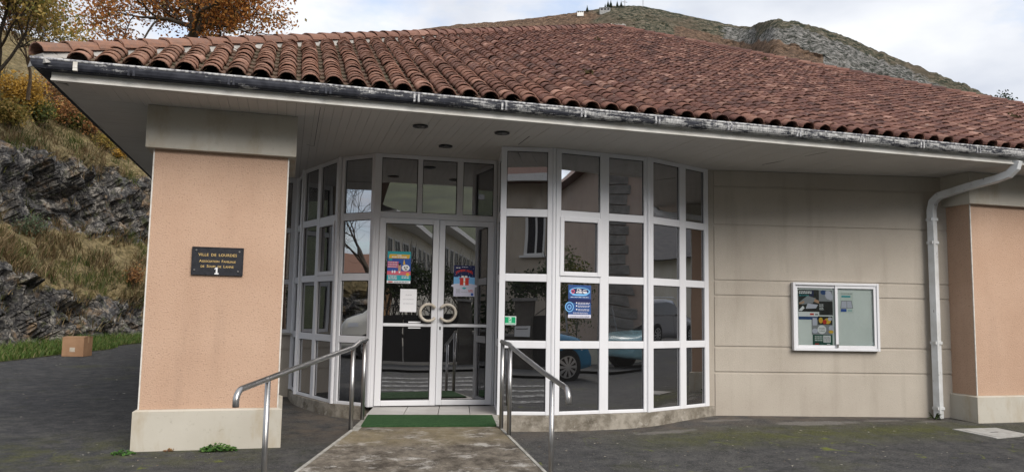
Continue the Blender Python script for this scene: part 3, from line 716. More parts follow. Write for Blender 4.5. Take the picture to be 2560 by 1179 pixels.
# grass verge at the foot of the bank
k = NT('verge_soil'); M_SOIL = k.done(k.bsdf(k.mix(k.ramp(k.noise(5, 6), .35, .65), (.055, .075, .022), (.08, .06, .035)), 1.))
mb = MB(); vp = []
for i in range(0, len(us), 2):
    s = us[i]; p, nrm = base_at(s); wv = 1.25+.45*noise.noise(Vector((s*.35, 0, 0)))-.35*sst(13, 19, p.y)
    a0 = p+nrm*.5; b0 = p-nrm*wv
    mb.v += [(a0.x, a0.y, ground(a0.x, a0.y)+.05), (p.x, p.y, ground(p.x, p.y)+.045), (b0.x, b0.y, ground(b0.x, b0.y)+.006)]; vp.append((p, nrm, wv))
n = len(vp); mb.f = [f_ for i in range(n-1) for f_ in ((i*3, i*3+1, i*3+4, i*3+3), (i*3+1, i*3+2, i*3+5, i*3+4))]; mb.mi = [0]*len(mb.f)
structure(mb.build('verge', M_SOIL, None, smooth=True))
def m_leaf(name, stops, trans=.35, rough=.6):
    k = NT(name); c = k.colramp(k.pos.outputs['Random Per Island'], stops)
    d = k.bsdf(c, rough, 0, None, .25); t = k.n('BsdfTranslucent', {'Color': c}).outputs[0]
    return k.done(k.n('MixShader', {0: trans, 1: d, 2: t}).outputs[0])
M_GRASSG = m_leaf('green_grass', [(0, (.045, .085, .018)), (.5, (.085, .145, .03)), (.8, (.13, .17, .045)), (1, (.22, .19, .09))])
M_GRASSD = m_leaf('dry_grass', [(0, (.075, .050, .025)), (.3, (.13, .085, .042)), (.6, (.21, .15, .078)), (.74, (.29, .22, .12)), (.82, (.06, .07, .022)), (1, (.11, .10, .035))])
M_GRASSM = m_leaf('mossy_grass', [(0, (.035, .055, .015)), (.5, (.07, .092, .024)), (.85, (.125, .13, .035)), (1, (.18, .15, .065))])
rg = np.random.RandomState(5)
def blades(name, pts, hts, mat, lean=.5, wid=.012, out=None):
    V = []; Fc = []
    for (p, h) in zip(pts, hts):
        a = rg.uniform(0, 6.283); ln = rg.uniform(.1, lean)*h; dx, dy = math.cos(a)*ln, math.sin(a)*ln
        if out is not None: dx += out[0]*h*.35; dy += out[1]*h*.35
        wx, wy = -math.sin(a+.6)*wid, math.cos(a+.6)*wid; b = len(V)
        V += [(p[0]-wx, p[1]-wy, p[2]), (p[0]+wx, p[1]+wy, p[2]), (p[0]+dx*.5+wx*.6, p[1]+dy*.5+wy*.6, p[2]+h*.6), (p[0]+dx*.5-wx*.6, p[1]+dy*.5-wy*.6, p[2]+h*.6), (p[0]+dx*1.25, p[1]+dy*1.25, p[2]+h*.93)]
        Fc += [(b, b+1, b+2, b+3), (b+3, b+2, b+4)]
    m = MB(); m.v = V; m.f = Fc; m.mi = [0]*len(Fc)
    return stuff(m.build(name, mat))
pts, hts = [], []
vis = [q for q in vp if -8 < q[0].x < 1 and q[0].y > 6]
for _ in range(15000):
    p, nrm, wv = vis[rg.randint(len(vis))]; d = (1-abs(rg.normal(0, .42)))*wv*1.02 if rg.rand() < .5 else rg.uniform(-.2, 1)*wv
    t = Vector((-nrm.y, nrm.x, 0))*rg.uniform(-.25, .25); q = p-nrm*d+t
    edge = 1-sst(.35, 1.05, d/wv)
    pts.append((q.x, q.y, ground(q.x, q.y)+.02)); hts.append(rg.uniform(.06, .15)+.22*edge*rg.rand())
tag(blades('grass', pts, hts, M_GRASSG, .7, .011), 'fresh green grass along the foot of the rock bank', 'grass')
pts, hts = [], []
lo = [s for s in us if base_at(s)[0].x > -9 and base_at(s)[0].y > 7 and base_at(s)[0].x < 3]
while len(pts) < 26000:
    s = lo[rg.randint(len(lo))]+rg.uniform(-.05, .05); v = rg.choice([rg.uniform(.17, .36), rg.uniform(.57, .86), rg.uniform(.0, .86)], p=[.45, .45, .10])
    if noise.fractal(Vector((s*.8, v*14, 2)), 1, 2, 3) < -.05: continue
    q, rk = bank_pt(s, v); n_ = 1
    for _ in range(3):
        pts.append((q.x+rg.normal(0, .06), q.y+rg.normal(0, .06), q.z-.02)); hts.append(rg.uniform(.12, .46)*(1 if v < .5 else 1.25))
gsel = [i for i, p_ in enumerate(pts) if noise.fractal(Vector((p_[0]*.8, p_[1]*.8, p_[2]*.8+3)), 1, 2, 3) > .18]; gs = set(gsel)
tag(blades('green_tussocks', [pts[i] for i in gsel], [hts[i]*.75 for i in gsel], M_GRASSM, .95, .012, (.45, -.5)), 'green and mossy tussocks between the dry grass on the rock bank', 'grass')
pts, hts = [p_ for i, p_ in enumerate(pts) if i not in gs], [h_ for i, h_ in enumerate(hts) if i not in gs]
tag(blades('dry_grass', pts, hts, M_GRASSD, .95, .013, (.45, -.5)), 'straw coloured tussocks on the ledges of the rock bank', 'grass')

# ------------------------------------------------------------------ trees and shrubs
M_BARK = simple('bark', (.045, .036, .028), (.085, .07, .055), 12, .95, bump=.6, bscale=30)
M_TWIG = simple('pale_twigs', (.16, .115, .075), (.10, .075, .055), 8, .9)
LEAF = dict(
    oak=m_leaf('oak_autumn_leaves', [(0, (.16, .07, .028)), (.3, (.32, .125, .036)), (.6, (.46, .19, .05)), (.85, (.55, .28, .08)), (1, (.20, .17, .06))], .4),
    yellow=m_leaf('yellow_green_leaves', [(0, (.13, .13, .035)), (.35, (.25, .21, .055)), (.7, (.40, .28, .08)), (1, (.52, .36, .13))], .4),
    rust=m_leaf('rust_leaves', [(0, (.14, .065, .03)), (.4, (.26, .12, .045)), (.75, (.38, .19, .075)), (1, (.20, .17, .065))], .35),
    green=m_leaf('dull_green_leaves', [(0, (.05, .07, .022)), (.5, (.10, .125, .036)), (.85, (.18, .18, .05)), (1, (.28, .21, .06))], .35),
    gold=m_leaf('gold_leaves', [(0, (.22, .14, .03)), (.5, (.42, .25, .045)), (1, (.58, .35, .07))], .4),
    grey=m_leaf('grey_green_leaves', [(0, (.06, .085, .05)), (1, (.12, .16, .09))], .3),
    dark=m_leaf('hedge_leaves', [(0, (.012, .022, .008)), (.6, (.03, .05, .015)), (1, (.06, .09, .025))], .2))
def leafcloud(mb, pts, size, n, spread, rgn):
    P_ = np.asarray(pts)[rgn.randint(0, len(pts), n)]+rgn.normal(0, spread, (n, 3))
    a = rgn.normal(0, 1, (n, 3)); a /= np.linalg.norm(a, axis=1)[:, None]; b = np.cross(a, rgn.normal(0, 1, (n, 3))); b /= np.linalg.norm(b, axis=1)[:, None]
    s = size*rgn.uniform(.6, 1.3, (n, 1)); base_ = len(mb.v)
    V = np.stack([P_-a*s, P_-b*s*.55, P_+a*s, P_+b*s*.55], 1).reshape(-1, 3); mb.v += [tuple(v) for v in V.tolist()]
    mb.f += [(base_+4*i, base_+4*i+1, base_+4*i+2, base_+4*i+3) for i in range(n)]; mb.mi += [0]*n
def branching(root, d0, L, r, levels, rgn, nchild=(3, 5), up=.25, spread=.9, shrink=.68, lead=.85):
    tubes, tips = [], []
    def go(p, d, L, r, lv):
        pts = [p]; rs = [r]; n = 5; q = Vector(p); dd = Vector(d)
        for i in range(n):
            dd = (dd+Vector(rgn.normal(0, .17, 3))+Vector((0, 0, up*.18))).normalized(); q = q+dd*(L/n); pts.append(q.copy()); rs.append(r*(1-.45*(i+1)/n))
        tubes.append((pts, rs, 7 if lv == 0 else 5 if lv == 1 else 3))
        if lv >= levels:
            tips.extend(pts[1:]); return
        if lv >= levels-1: tips.extend(pts[3:])
        for c in range(rgn.randint(*nchild)+ (1 if lv == 0 else 0)):
            t = rgn.uniform(.35, 1) if lv else rgn.uniform(.45, 1); i = min(n-1, int(t*n)); p2 = pts[i].lerp(pts[i+1], t*n-i)
            side = Vector(rgn.normal(0, 1, 3)); side = (side-dd*side.dot(dd)).normalized(); d2 = (dd*(1-.5*spread)+side*spread+Vector((0, 0, up))).normalized()
            go(p2, d2, L*shrink*rgn.uniform(.75, 1.15), max(rs[i]*.62, .006), lv+1)
        go(pts[-1], dd, L*shrink*lead, rs[-1], lv+1)
    go(Vector(root), Vector(d0), L, r, 0)
    return tubes, tips
def tree(name, label, cat, root, L, r, levels, leafm, nleaf, lsize, lspread, seed, group=None, bark=None, stems=1, **kw):
    rgn = np.random.RandomState(seed); t = thing(name, label, cat, tuple(root), group); tm = MB(); tips = []
    for s in range(stems):
        d0 = Vector((rgn.normal(0, .10 if stems == 1 else .38), rgn.normal(0, .10 if stems == 1 else .38), 1)).normalized()
        tb, tp = branching(root, d0, L*rgn.uniform(.8, 1.1), r, levels, rgn, **kw); tips += [tuple(p) for p in tp]
        for p, rs, n in tb: tm.tube(p, rs, n, cap=False)
    tm.build('trunk' if stems == 1 else 'stems', bark or M_BARK, t, smooth=True)
    if nleaf:
        lm = MB(); leafcloud(lm, tips, lsize, nleaf, lspread, rgn); lm.build('crown', leafm, t)
    return t
def root_at(px, py, dist): return at(px, py, dist)
# big oak behind the roof
tree('oak_tree', 'big spreading oak with orange brown autumn leaves rising behind the roof', 'tree', at(465, 215, 46), 5.0, .42, 4, LEAF['oak'], 21000, .105, .42, 12, nchild=(3, 5), up=.14, spread=1.0, shrink=.77)
tree('broadleaf_tree', 'tall yellowing tree at the left edge above the rock bank', 'tree', at(-15, 270, 25), 1.9, .10, 4, LEAF['yellow'], 12500, .055, .18, 21, nchild=(3, 5), up=.30, spread=.8, shrink=.74)
tree('broadleaf_tree', 'slender half bare tree with thin upright twigs next to the gutter end', 'tree', at(70, 250, 27), 1.5, .06, 4, LEAF['rust'], 1700, .055, .12, 33, bark=M_TWIG, nchild=(3, 5), up=.55, spread=.6, shrink=.76)
from mathutils.bvhtree import BVHTree
BANK = BVHTree.FromPolygons([tuple(v.co) for v in bank.data.vertices], [tuple(p.vertices) for p in bank.data.polygons])
def on_bank(px, py, fallback):
    d = (rt2*((px-1280)/F_PX)-up2*((py-589.5)/F_PX)+fw).normalized(); h = BANK.ray_cast(CAM, d)[0]
    return h if h is not None else at(px, py, fallback)
def shrub(label, px, py, dist, h, leafm, n, seed, cat='shrub', group='autumn shrubs on the bank', name='shrub', ls=.05):
    tree(name, label, cat, on_bank(px, py, dist)-Vector((0, 0, .05)), h*.36, .022, 2, leafm, n, ls, h*.10, seed, group, M_TWIG, stems=6, nchild=(3, 4), up=.35, spread=.8, shrink=.75)
shrub('bright gold shrub highest on the bank at the left edge', 40, 268, 24, 1.5, LEAF['gold'], 2100, 41)
shrub('dull green shrub below the gold one at the left edge', 25, 322, 23, 1.25, LEAF['yellow'], 2200, 42)
shrub('olive green shrub right of the gold shrub on the bank', 100, 318, 24.5, 1.2, LEAF['green'], 2000, 43)
shrub('rust coloured shrub half way along the eave line', 165, 318, 26, 1.5, LEAF['rust'], 2000, 44)
shrub('yellow leaved shrub hanging over the top of the rock face', 262, 376, 27, .9, LEAF['yellow'], 1300, 45)
shrub('russet shrub just under the soffit edge', 225, 342, 28, 1.4, LEAF['rust'], 1900, 46)
shrub('brown thicket of twigs behind the russet shrubs', 140, 272, 30, 2.0, LEAF['rust'], 1700, 47)
shrub('olive shrub between the rust coloured shrub and the russet one', 195, 330, 30, 1.3, LEAF['green'], 1500, 51)
shrub('sparse tan shrub over the dull green one at the left edge', 70, 292, 30, 1.5, LEAF['gold'], 800, 52)
shrub('small orange shrub where the rock meets the soffit edge', 300, 398, 26, .6, LEAF['gold'], 420, 48)
shrub('low grey green bush rooted in the rock face', 78, 590, 19.5, .9, LEAF['grey'], 800, 49, 'bush', None, 'bush', .035)
shrub('brownish bush low on the ledge next to the pillar', 330, 715, 22, 1.0, LEAF['rust'], 700, 50, 'bush', None, 'bush', .035)
tree('small_tree', 'small dark evergreen tree showing over the right end of the roof', 'tree', at(2505, 318, 60), 1.05, .05, 3, LEAF['dark'], 520, .09, .16, 61, nchild=(3, 4), up=.3, spread=.7)

# ------------------------------------------------------------------ mountain
ridge = [(300, 330), (600, 205), (800, 130), (940, 98), (1000, 82), (1060, 72), (1150, 61), (1250, 54), (1340, 45), (1440, 31), (1500, 22), (1530, 15), (1560, 14), (1600, 15), (1640, 22), (1680, 31), (1760, 48), (1820, 60), (1850, 67), (1875, 66), (1900, 57), (1935, 49), (1965, 50), (2000, 57), (2060, 72), (2130, 98), (2200, 129), (2280, 160), (2350, 188), (2420, 214), (2475, 240), (2600, 300), (2800, 390), (3200, 520)]
rx_, ry_ = zip(*ridge)
cols = list(np.arange(300, 1000, 14))+list(np.arange(1000, 2500, 3.5))+list(np.arange(2500, 3200, 14)); NR = 120
mb = MB(); rk, br = [], []
for px in cols:
    ry = float(np.interp(px, rx_, ry_)); ry += (2.2+3.5*sst(1860, 1920, px))*noise.noise(Vector((px*.045, 0, 0)))+(1.3+1.6*sst(1860, 1920, px))*noise.noise(Vector((px*.16, 3, 0)))
    right = sst(1840, 1950, px)
    for j in range(NR):
        v = j/(NR-1); dy = 230*(v/.85) if v < .85 else 230+(v-.85)/.15*560
        py = ry+dy; rr = (1500-260*right)-(560-120*right)*min(1, dy/230)-340*max(0, (dy-230)/560)
        p0 = at(px, py, rr); nn_ = noise.fractal(p0*.011, 1, 2, 5)*20+noise.fractal(p0*.06, .8, 2, 3)*6
        edge = sst(0, 26, dy)
        p = at(px, py, rr+nn_*edge); p.z += edge*noise.noise(p0*.09)*2.2
        mb.v.append(tuple(p))
        ri_ = right*(1-sst(2200, 2420, px)*.7)*(1-sst(110, 200, dy))*sst(4, 30, dy+14*noise.noise(p0*.012))
        ri_ = max(ri_, .75*sst(1780, 1830, px)*(1-sst(1880, 1900, px))*sst(0, 10, dy)*(1-sst(40, 60, dy)))
        bi_ = 1.3*sst(1660, 1720, px)*(1-sst(2000, 2100, px))*sst(26+(px-1700)*.02, 38+(px-1700)*.05, dy)+.85*(1-sst(1430, 1540, px))
        if px < 2060: ri_ *= 1-sst(34+max(0, px-1850)*.12, 48+max(0, px-1850)*.15, dy)
        rk.append(ri_); br.append(min(1, bi_))
    # far side
mb.f = [(i*NR+j, i*NR+j+1, (i+1)*NR+j+1, (i+1)*NR+j) for i in range(len(cols)-1) for j in range(NR-1)]
b = len(mb.v); mb.mi = [0]*len(mb.f)
for i, px in enumerate(cols):
    p = at(px, float(np.interp(px, rx_, ry_))+60, 2300); mb.v.append((p.x, p.y, p.z*.6))
mb.f += [(i*NR, (i+1)*NR, b+i+1, b+i) for i in range(len(cols)-1)]; mb.mi = [0]*len(mb.f)
rk += [0]*len(cols); br += [0]*len(cols)
k = NT('mountain_cover')
a1 = k.n('Attribute', None, attribute_name='rock').outputs['Fac']; a2 = k.n('Attribute', None, attribute_name='brown').outputs['Fac']
m1 = k.noise(.035, 8, .72); m2 = k.noise(.13, 6, .75); m3 = k.noise(.012, 6, .65)
green = k.colramp(m2, [(.38, (.018, .028, .022)), (.46, (.060, .070, .048)), (.53, (.155, .14, .10)), (.62, (.27, .235, .175))])
green = k.mix(k.math('MULTIPLY', k.ramp(m3, .47, .60), .6), green, (.165, .13, .095))
brown = k.colramp(m2, [(.38, (.075, .055, .042)), (.48, (.165, .11, .078)), (.60, (.28, .19, .13))])
rockc = k.colramp(m2, [(.39, (.028, .035, .03)), (.465, (.10, .105, .09)), (.53, (.24, .235, .225)), (.62, (.44, .43, .41))])
f1_ = k.ramp(k.math('ADD', a1, k.math('MULTIPLY', k.math('SUBTRACT', m1, .5), 2.2)), .38, .62)
f2_ = k.ramp(k.math('ADD', a2, k.math('MULTIPLY', k.math('SUBTRACT', m3, .5), 1.6)), .35, .65)
M_MTN = k.done(k.bsdf(k.mix(1., k.mix(f1_, k.mix(f2_, green, brown), rockc), (1.32, 1.30, 1.28), 'MULTIPLY'), 1., 0, k.bump(k.math('ADD', m2, k.math('MULTIPLY', k.noise(.4, 4, .7), .4)), 1., 22.), .1))  # overall multiply paints pale distance haze into the cover colours
mt = mb.build('mountain', M_MTN, None, smooth=True); structure(mt)
for nm, dat in (('rock', rk), ('brown', br)):
    a = mt.data.attributes.new(nm, 'FLOAT', 'POINT'); a.data.foreach_set('value', [float(q) for q in dat])
M_FIR = m_leaf('fir_needles', [(0, (.012, .022, .012)), (1, (.035, .05, .028))], .1)
M_HOUSEG = simple('grey_house', (.30, .30, .29), (.22, .22, .22), .3); M_WHITE = simple('white_wall', (.72, .71, .68)); M_DARKW = simple('dark_opening', (.02, .02, .025), rough=.3)
def ridge_pt(px, lift=0): return at(px, float(np.interp(px, rx_, ry_))+lift, 1485)
def fir(px, hpx, label, lift=3):
    p = ridge_pt(px, lift); h = hpx*1485/F_PX; t = thing('fir_tree', label, 'tree', tuple(p), 'firs along the mountain top'); rgn = random.Random(px)
    MB().tube([p, p+Vector((0, 0, h))], [h*.035, h*.01], 5).build('trunk', M_BARK, t)
    m = MB(); 
    for i in range(9):
        z = h*(.12+.88*i/9); r = h*.27*(1-i/9.5)*rgn.uniform(.8, 1.15)
        m.tube([p+Vector((0, 0, z-.03*h)), p+Vector((rgn.uniform(-.1, .1)*r, 0, z+h*.16))], [r, r*.08], 7)
    m.build('crown', M_FIR, t)
for px, hp, lb in ((1468, 17, 'lone fir left of the grey summit house'), (1513, 13, 'round fir over the roof of the grey summit house'), (1520, 20, 'first of two tall firs behind the summit house'), (1527, 19, 'second of two tall firs behind the summit house'), (1543, 16, 'fir left of the pair on the bare summit'), (1553, 16, 'fir nearest the summit cross')): fir(px, hp, lb)
def house(label, px0, px1, py0, py1, mat, dist=1470):
    a, b = at(px0, py1, dist), at(px1, py1, dist); hh = (py1-py0)*dist/F_PX; f = Fr((a.x, a.y), (b.x, b.y))
    t = thing('summit_house', label, 'house', (a.x, a.y, a.z)); m = MB().fbox(f, 0, f.len, -12, 0, a.z-6, a.z+hh*.8); m.build('wall', mat, t)
    MB().add([f.p(-1, 1, a.z+hh*.8), f.p(f.len+1, 1, a.z+hh*.8), f.p(f.len+1, -13, a.z+hh*.8), f.p(-1, -13, a.z+hh*.8), f.p(f.len*.2, -6, a.z+hh*1.15), f.p(f.len*.8, -6, a.z+hh*1.15)], [(0, 1, 5, 4), (1, 2, 5), (2, 3, 4, 5), (3, 0, 4), (3, 2, 1, 0)]).build('roof', M_HOUSEG, t)
    for i in range(3):
        MB().fbox(f, f.len*(.12+.3*i), f.len*(.30+.3*i), .05, .3, a.z+hh*.3, a.z+hh*.62).build('window', M_DARKW, t)
house('grey house with dark windows near the top of the mountain', 1499, 1526, 17, 29, M_HOUSEG)
house('small white building on the mountain shoulder left of the grey house', 1443, 1459, 27, 33, M_WHITE)
M_MAST = simple('mast_grey', (.30, .31, .33))
p = ridge_pt(1562, 2); t = tag(MB().box(p.x-.5, p.x+.5, p.y-.5, p.y+.5, p.z, p.z+13).box(p.x-5, p.x+5, p.y-.45, p.y+.45, p.z+8, p.z+9).build('summit_cross', M_MAST, None, origin=tuple(p)), 'tall pale cross standing on the mountain top', 'cross')
p = ridge_pt(1607, 2); m = MB()
for dx, dy in ((-1.4, -1.4), (1.4, -1.4), (0, 1.4)): m.tube([p+Vector((dx, dy, 0)), p+Vector((dx*.5, dy*.5, 19))], .28, 4)
for i in range(8):
    z = i*2.3; s = 1-.5*z/19; m.tube([p+Vector((-1.4*s, -1.4*s, z)), p+Vector((1.4*s, -1.4*s, z+2.0))], .2, 4)
tag(m.build('antenna_mast', M_MAST, None, origin=tuple(p)), 'lattice antenna mast right of the cross on the mountain top', 'mast')
# ------------------------------------------------------------------ entrance ramp, mat, rails
k = NT('ramp_concrete')
P = k.pos.outputs['Position']; sxr = k.n('SeparateXYZ', {0: P}); yy = sxr.outputs[1]
c = k.mix(k.ramp(k.noise(7, 7, .72), .36, .62), (.055, .046, .037), (.19, .165, .135))
c = k.mix(k.math('MULTIPLY', k.ramp(k.noise(3.2, 7, .75, k.vec((1, 1.8, 1))), .53, .62), .85), c, (.40, .38, .35))
top_ = k.math('MULTIPLY', k.ramp(k.math('ADD', yy, k.math('MULTIPLY', k.noise(3, 4), .3)), -.72, -.45), k.ramp(k.noise(2.5, 5), .3, .55))
c = k.mix(k.math('MULTIPLY', top_, .75), c, (.19, .155, .095))
c = k.mix(k.math('MULTIPLY', k.ramp(k.noise(85, 2), .58, .68), .55), c, (.03, .028, .025))
M_RAMP = k.done(k.bsdf(c, .95, 0, k.bump(k.noise(110, 3), .7, .006), .2))
M_EDGE = simple('ramp_edge', (.36, .35, .32), (.22, .21, .19), 12, .9, bump=.4)
ZL = .178
L0, L1 = (2.13, .80), (1.865, -.27); R0, R1 = (3.52, .60), (3.325, -.25)
LB, RB = (1.02, -2.18), (3.33, -2.25)
zb_ = lambda p: ground(*p)
mb = MB()
mb.hexa([(*L1, -.3), (*R1, -.3), (*R0, -.3), (*L0, -.3), (*L1, ZL-.006), (*R1, ZL-.006), (*R0, ZL-.006), (*L0, ZL-.006)])
mb.hexa([(LB[0], LB[1], -.3), (RB[0], RB[1], -.3), (R1[0], R1[1]-.0005, -.3), (L1[0], L1[1]-.0005, -.3), (LB[0], LB[1], zb_(LB)+.004), (RB[0], RB[1], zb_(RB)+.004), (R1[0], R1[1]-.0005, ZL-.006), (L1[0], L1[1]-.0005, ZL-.006)])
ramp = structure(mb.build('ramp', M_RAMP, None))
e = MB()
def strip(a, b, za, zb2, wd, s):
    a, b = Vector((*a, za)), Vector((*b, zb2)); d = (b-a).normalized(); n = Vector((d.y, -d.x, 0)).normalized()*s
    e.hexa([a-Vector((0, 0, .09)), b-Vector((0, 0, .09)), b+n*wd-Vector((0, 0, .09)), a+n*wd-Vector((0, 0, .09)), a, b, b+n*wd, a+n*wd] if s > 0 else [a+n*wd-Vector((0, 0, .09)), b+n*wd-Vector((0, 0, .09)), b-Vector((0, 0, .09)), a-Vector((0, 0, .09)), a+n*wd, b+n*wd, b, a])
for a, b, za, z2 in ((L0, L1, ZL, ZL), (L1, LB, ZL, zb_(LB)+.008)): strip(a, b, za, z2, .028 if b == LB else .075, -1)
for a, b, za, z2 in ((R0, R1, ZL, ZL), (R1, RB, ZL, zb_(RB)+.008)): strip(a, b, za, z2, .028 if b == RB else .075, 1)
e.build('ramp_edge', M_EDGE, ramp)
# threshold tiles
M_THR = simple('threshold_tile', (.40, .385, .37), (.33, .315, .30), 4, .45)
TF = Fr((2.11, .765), (3.56, .60)); TF2 = 4
us_ = [0, .40, .77, 1.12, 1.46]
for i in range(4):
    u0, u1 = us_[i]+.004, us_[i+1]-.004
    sk0, sk1 = us_[i]*.06, us_[i+1]*.06
    a = TF.p(u0, 0, ZL+.004); b = TF.p(u1, 0, ZL+.004); dz = Vector((0, 0, -.05))
    c_ = Vector(FD.p(max(-.02, u1-.02+.06), .03, ZL+.004)); d_ = Vector(FD.p(u0+.04, .03, ZL+.004)); a, b = Vector(a), Vector(b)
    MB().hexa([a+dz, b+dz, c_+dz, d_+dz, a, b, c_, d_]).build('tile', M_THR, ramp)
k = NT('green_mat_fibre')
M_MAT = k.done(k.bsdf(k.mix(k.ramp(k.noise(40, 4, .7, k.vec((.5, 2, 1))), .38, .62), (.022, .060, .024), (.050, .105, .042)), 1., 0, k.bump(k.noise(260, 2), 1., .006), .1))
mt_ = [Vector((2.128, .697, ZL)), Vector((3.43, .480, ZL)), Vector((3.285, -.252, ZL)), Vector((1.985, -.075, ZL))]
m = MB(); lo_, hi_ = Vector((0, 0, -.004)), Vector((0, 0, .012))
m.hexa([mt_[3]+lo_, mt_[2]+lo_, mt_[1]+lo_, mt_[0]+lo_, mt_[3]+hi_, mt_[2]+hi_, mt_[1]+hi_, mt_[0]+hi_])
tag(m.build('door_mat', M_MAT, None, origin=(2.7, .2, ZL)), 'green doormat laid on the ramp before the glass doors', 'doormat')

def rail(label, pts, end, posts):
    o = thing('handrail', label, 'handrail', (pts[2][0], pts[2][1], 0), 'handrails beside the entrance ramp')
    P = [Vector(p) for p in pts]
    # rounded lower end
    d = (P[-1]-P[-2]).normalized(); c0 = P[-1]; bend = []
    for i in range(1, 8):
        a = i/7*R(100); bend.append(c0+d*(.075*math.sin(a))+Vector((0, 0, -.075*(1-math.cos(a)))))
    bend.append(bend[-1]+Vector((0, 0, -.02)))
    MB().tube(P+bend, .0215, 14).build('rail', M_STEEL, o, smooth=True)
    for (x, y, zt, z0, r) in posts:
        q = MB().tube([(x, y, z0), (x, y, zt)], r, 12).build('post', M_STEEL, o, smooth=True)
    return o
rail('stainless handrail left of the ramp, in front of the plaque pillar', [(2.055, .38, .990), (1.95, .08, .972), (1.868, -.25, .938), (1.30, -1.52, .826), (.985, -2.205, .757)], None,
     [(2.04, .40, .975, .17, .0205), (1.875, -.215, .925, .12, .0205), (1.143, -1.86, .775, -.25, .0205)])
rail('stainless handrail right of the ramp, in front of the right glazing', [(3.318, -.27, 1.003), (3.325, -.53, .985), (3.322, -.63, .962), (3.30, -1.62, .812), (3.288, -2.20, .742)], None,
     [(3.312, -.324, .99, .15, .0205), (3.324, -.56, .965, .10, .0205), (3.296, -1.87, .76, -.25, .0205)])

# ------------------------------------------------------------------ plaque
M_PLQ = simple('dark_bronze', (.012, .013, .018), (.022, .023, .030), 30, .55, bump=.3, bscale=120)
M_GOLD = simple('gold_letter', (.62, .43, .16), (.50, .36, .16), 40, .5); M_WHT = simple('white_paint', (.80, .80, .80), (.68, .68, .68), 8, .6)
PF = Fr((0, -.001), (1.2, -.001)); pc = .609; zc = 1.722; hw, hh = .228, .131
pq = thing('plaque', 'dark wall plaque with gold lettering and a white number 1', 'plaque', (pc, 0, zc))
TP = lambda u, d, z: None
MB().fbox(PF, pc-hw, pc+hw, .0, .016, zc-hh, zc+hh).build('panel', M_PLQ, pq, bevel=.004)
fm = MB()
for a in ((pc-hw, pc+hw, zc+hh-.008, zc+hh), (pc-hw, pc+hw, zc-hh, zc-hh+.008), (pc-hw, pc-hw+.008, zc-hh+.008, zc+hh-.008), (pc+hw-.008, pc+hw, zc-hh+.008, zc+hh-.008)): fm.fbox(PF, a[0], a[1], .016, .020, a[2], a[3])
fm.build('rim', M_PLQ, pq)
lt = MB()
def caps(u, z, parts, size, sp=1.05, bold=.0012):
    """small capitals: list of (text, scale); centred at u"""
    ws = []; gap = size*.62
    for wd in parts:
        w0 = 0
        for tx, s in wd:
            vs, fs = text_mesh(tx, size*s, sp, 0, bold); w0 += (max(v[0] for v in vs)-min(v[0] for v in vs))+size*.06
        ws.append(w0)
    x = u-(sum(ws)+gap*(len(ws)-1))/2
    for wd, w0 in zip(parts, ws):
        for tx, s in wd:
            vs, fs = text_mesh(tx, size*s, sp, .0012, bold); mn = min(v[0] for v in vs); wv = max(v[0] for v in vs)-mn; my = min(v[1] for v in vs)
            lt.add([PF.p(x+v[0]-mn, .0178+v[2], z+v[1]-my) for v in vs], fs); x += wv+size*.06
        x += gap
def line_(z, parts, size, sp):
    global lt
    lt = MB(); caps(pc, z, parts, size, sp, .0004); stuff(lt.build('lettering', M_GOLD, pq))
line_(zc+.046, [[('VILLE', 1)], [('DE', 1)], [('LOURDES', 1)]], .0355, 1.08)
line_(zc-.012, [[('A', 1.1), ('SSOCIATION', .85)], [('F', 1.1), ('AMILIALE', .85)]], .031, 1.0)
line_(zc-.060, [[('DE', .85)], [('S', 1.1), ('OUM', .85)], [('DE', .85)], [('L', 1.1), ('ANNE', .85)]], .031, 1.0)

nm = MB(); u = pc-.004
nm.fbox(PF, u-.018, u+.018, .017, .022, zc-.122, zc-.110).fbox(PF, u-.0075, u+.0075, .017, .022, zc-.110, zc-.058)
nm.add([PF.p(u-.0075, .022, zc-.058), PF.p(u-.020, .022, zc-.070), PF.p(u-.020, .022, zc-.078), PF.p(u-.0075, .022, zc-.073)], [(0, 1, 2, 3)])
nm.build('number', M_WHT, pq)
for dx, dz in ((-.19, .10), (.19, .095), (-.20, -.085), (.185, -.09)):
    MB().tube([PF.p(pc+dx, .015, zc+dz), PF.p(pc+dx, .023, zc+dz)], .008, 10).build('screw', M_STEEL, pq)

# ------------------------------------------------------------------ printed paper on the glass
PAL = {}
def flat(n, c):
    if n not in PAL: PAL[n] = simple('print_'+n, c, rough=.45, spec=.3)
    return PAL[n]
CW = flat('white', (.88, .88, .91)); CT = flat('teal', (.03, .40, .46)); CY = flat('yellow', (.80, .50, .05)); CB = flat('blue', (.03, .10, .42)); CP = flat('pink', (.75, .14, .20)); CN = flat('navy', (.012, .018, .085)); CR = flat('red', (.62, .045, .03)); CS = flat('sky', (.20, .48, .80)); CG = flat('green', (.005, .30, .12)); CK = flat('black', (.02, .02, .022)); CGY = flat('grey', (.30, .31, .34)); CDB = flat('midblue', (.03, .08, .24)); CPG = flat('palegreen', (.72, .78, .75)); CDG = flat('darkgreen', (.02, .10, .075)); CSK = flat('skin', (.55, .33, .22)); CLC = flat('lilac', (.62, .62, .74))
PALL = [CW, CT, CY, CB, CP, CN, CR, CS, CG, CK, CGY, CDB, CPG, CDG, CSK, CLC]; IX = {m: i for i, m in enumerate(PALL)}
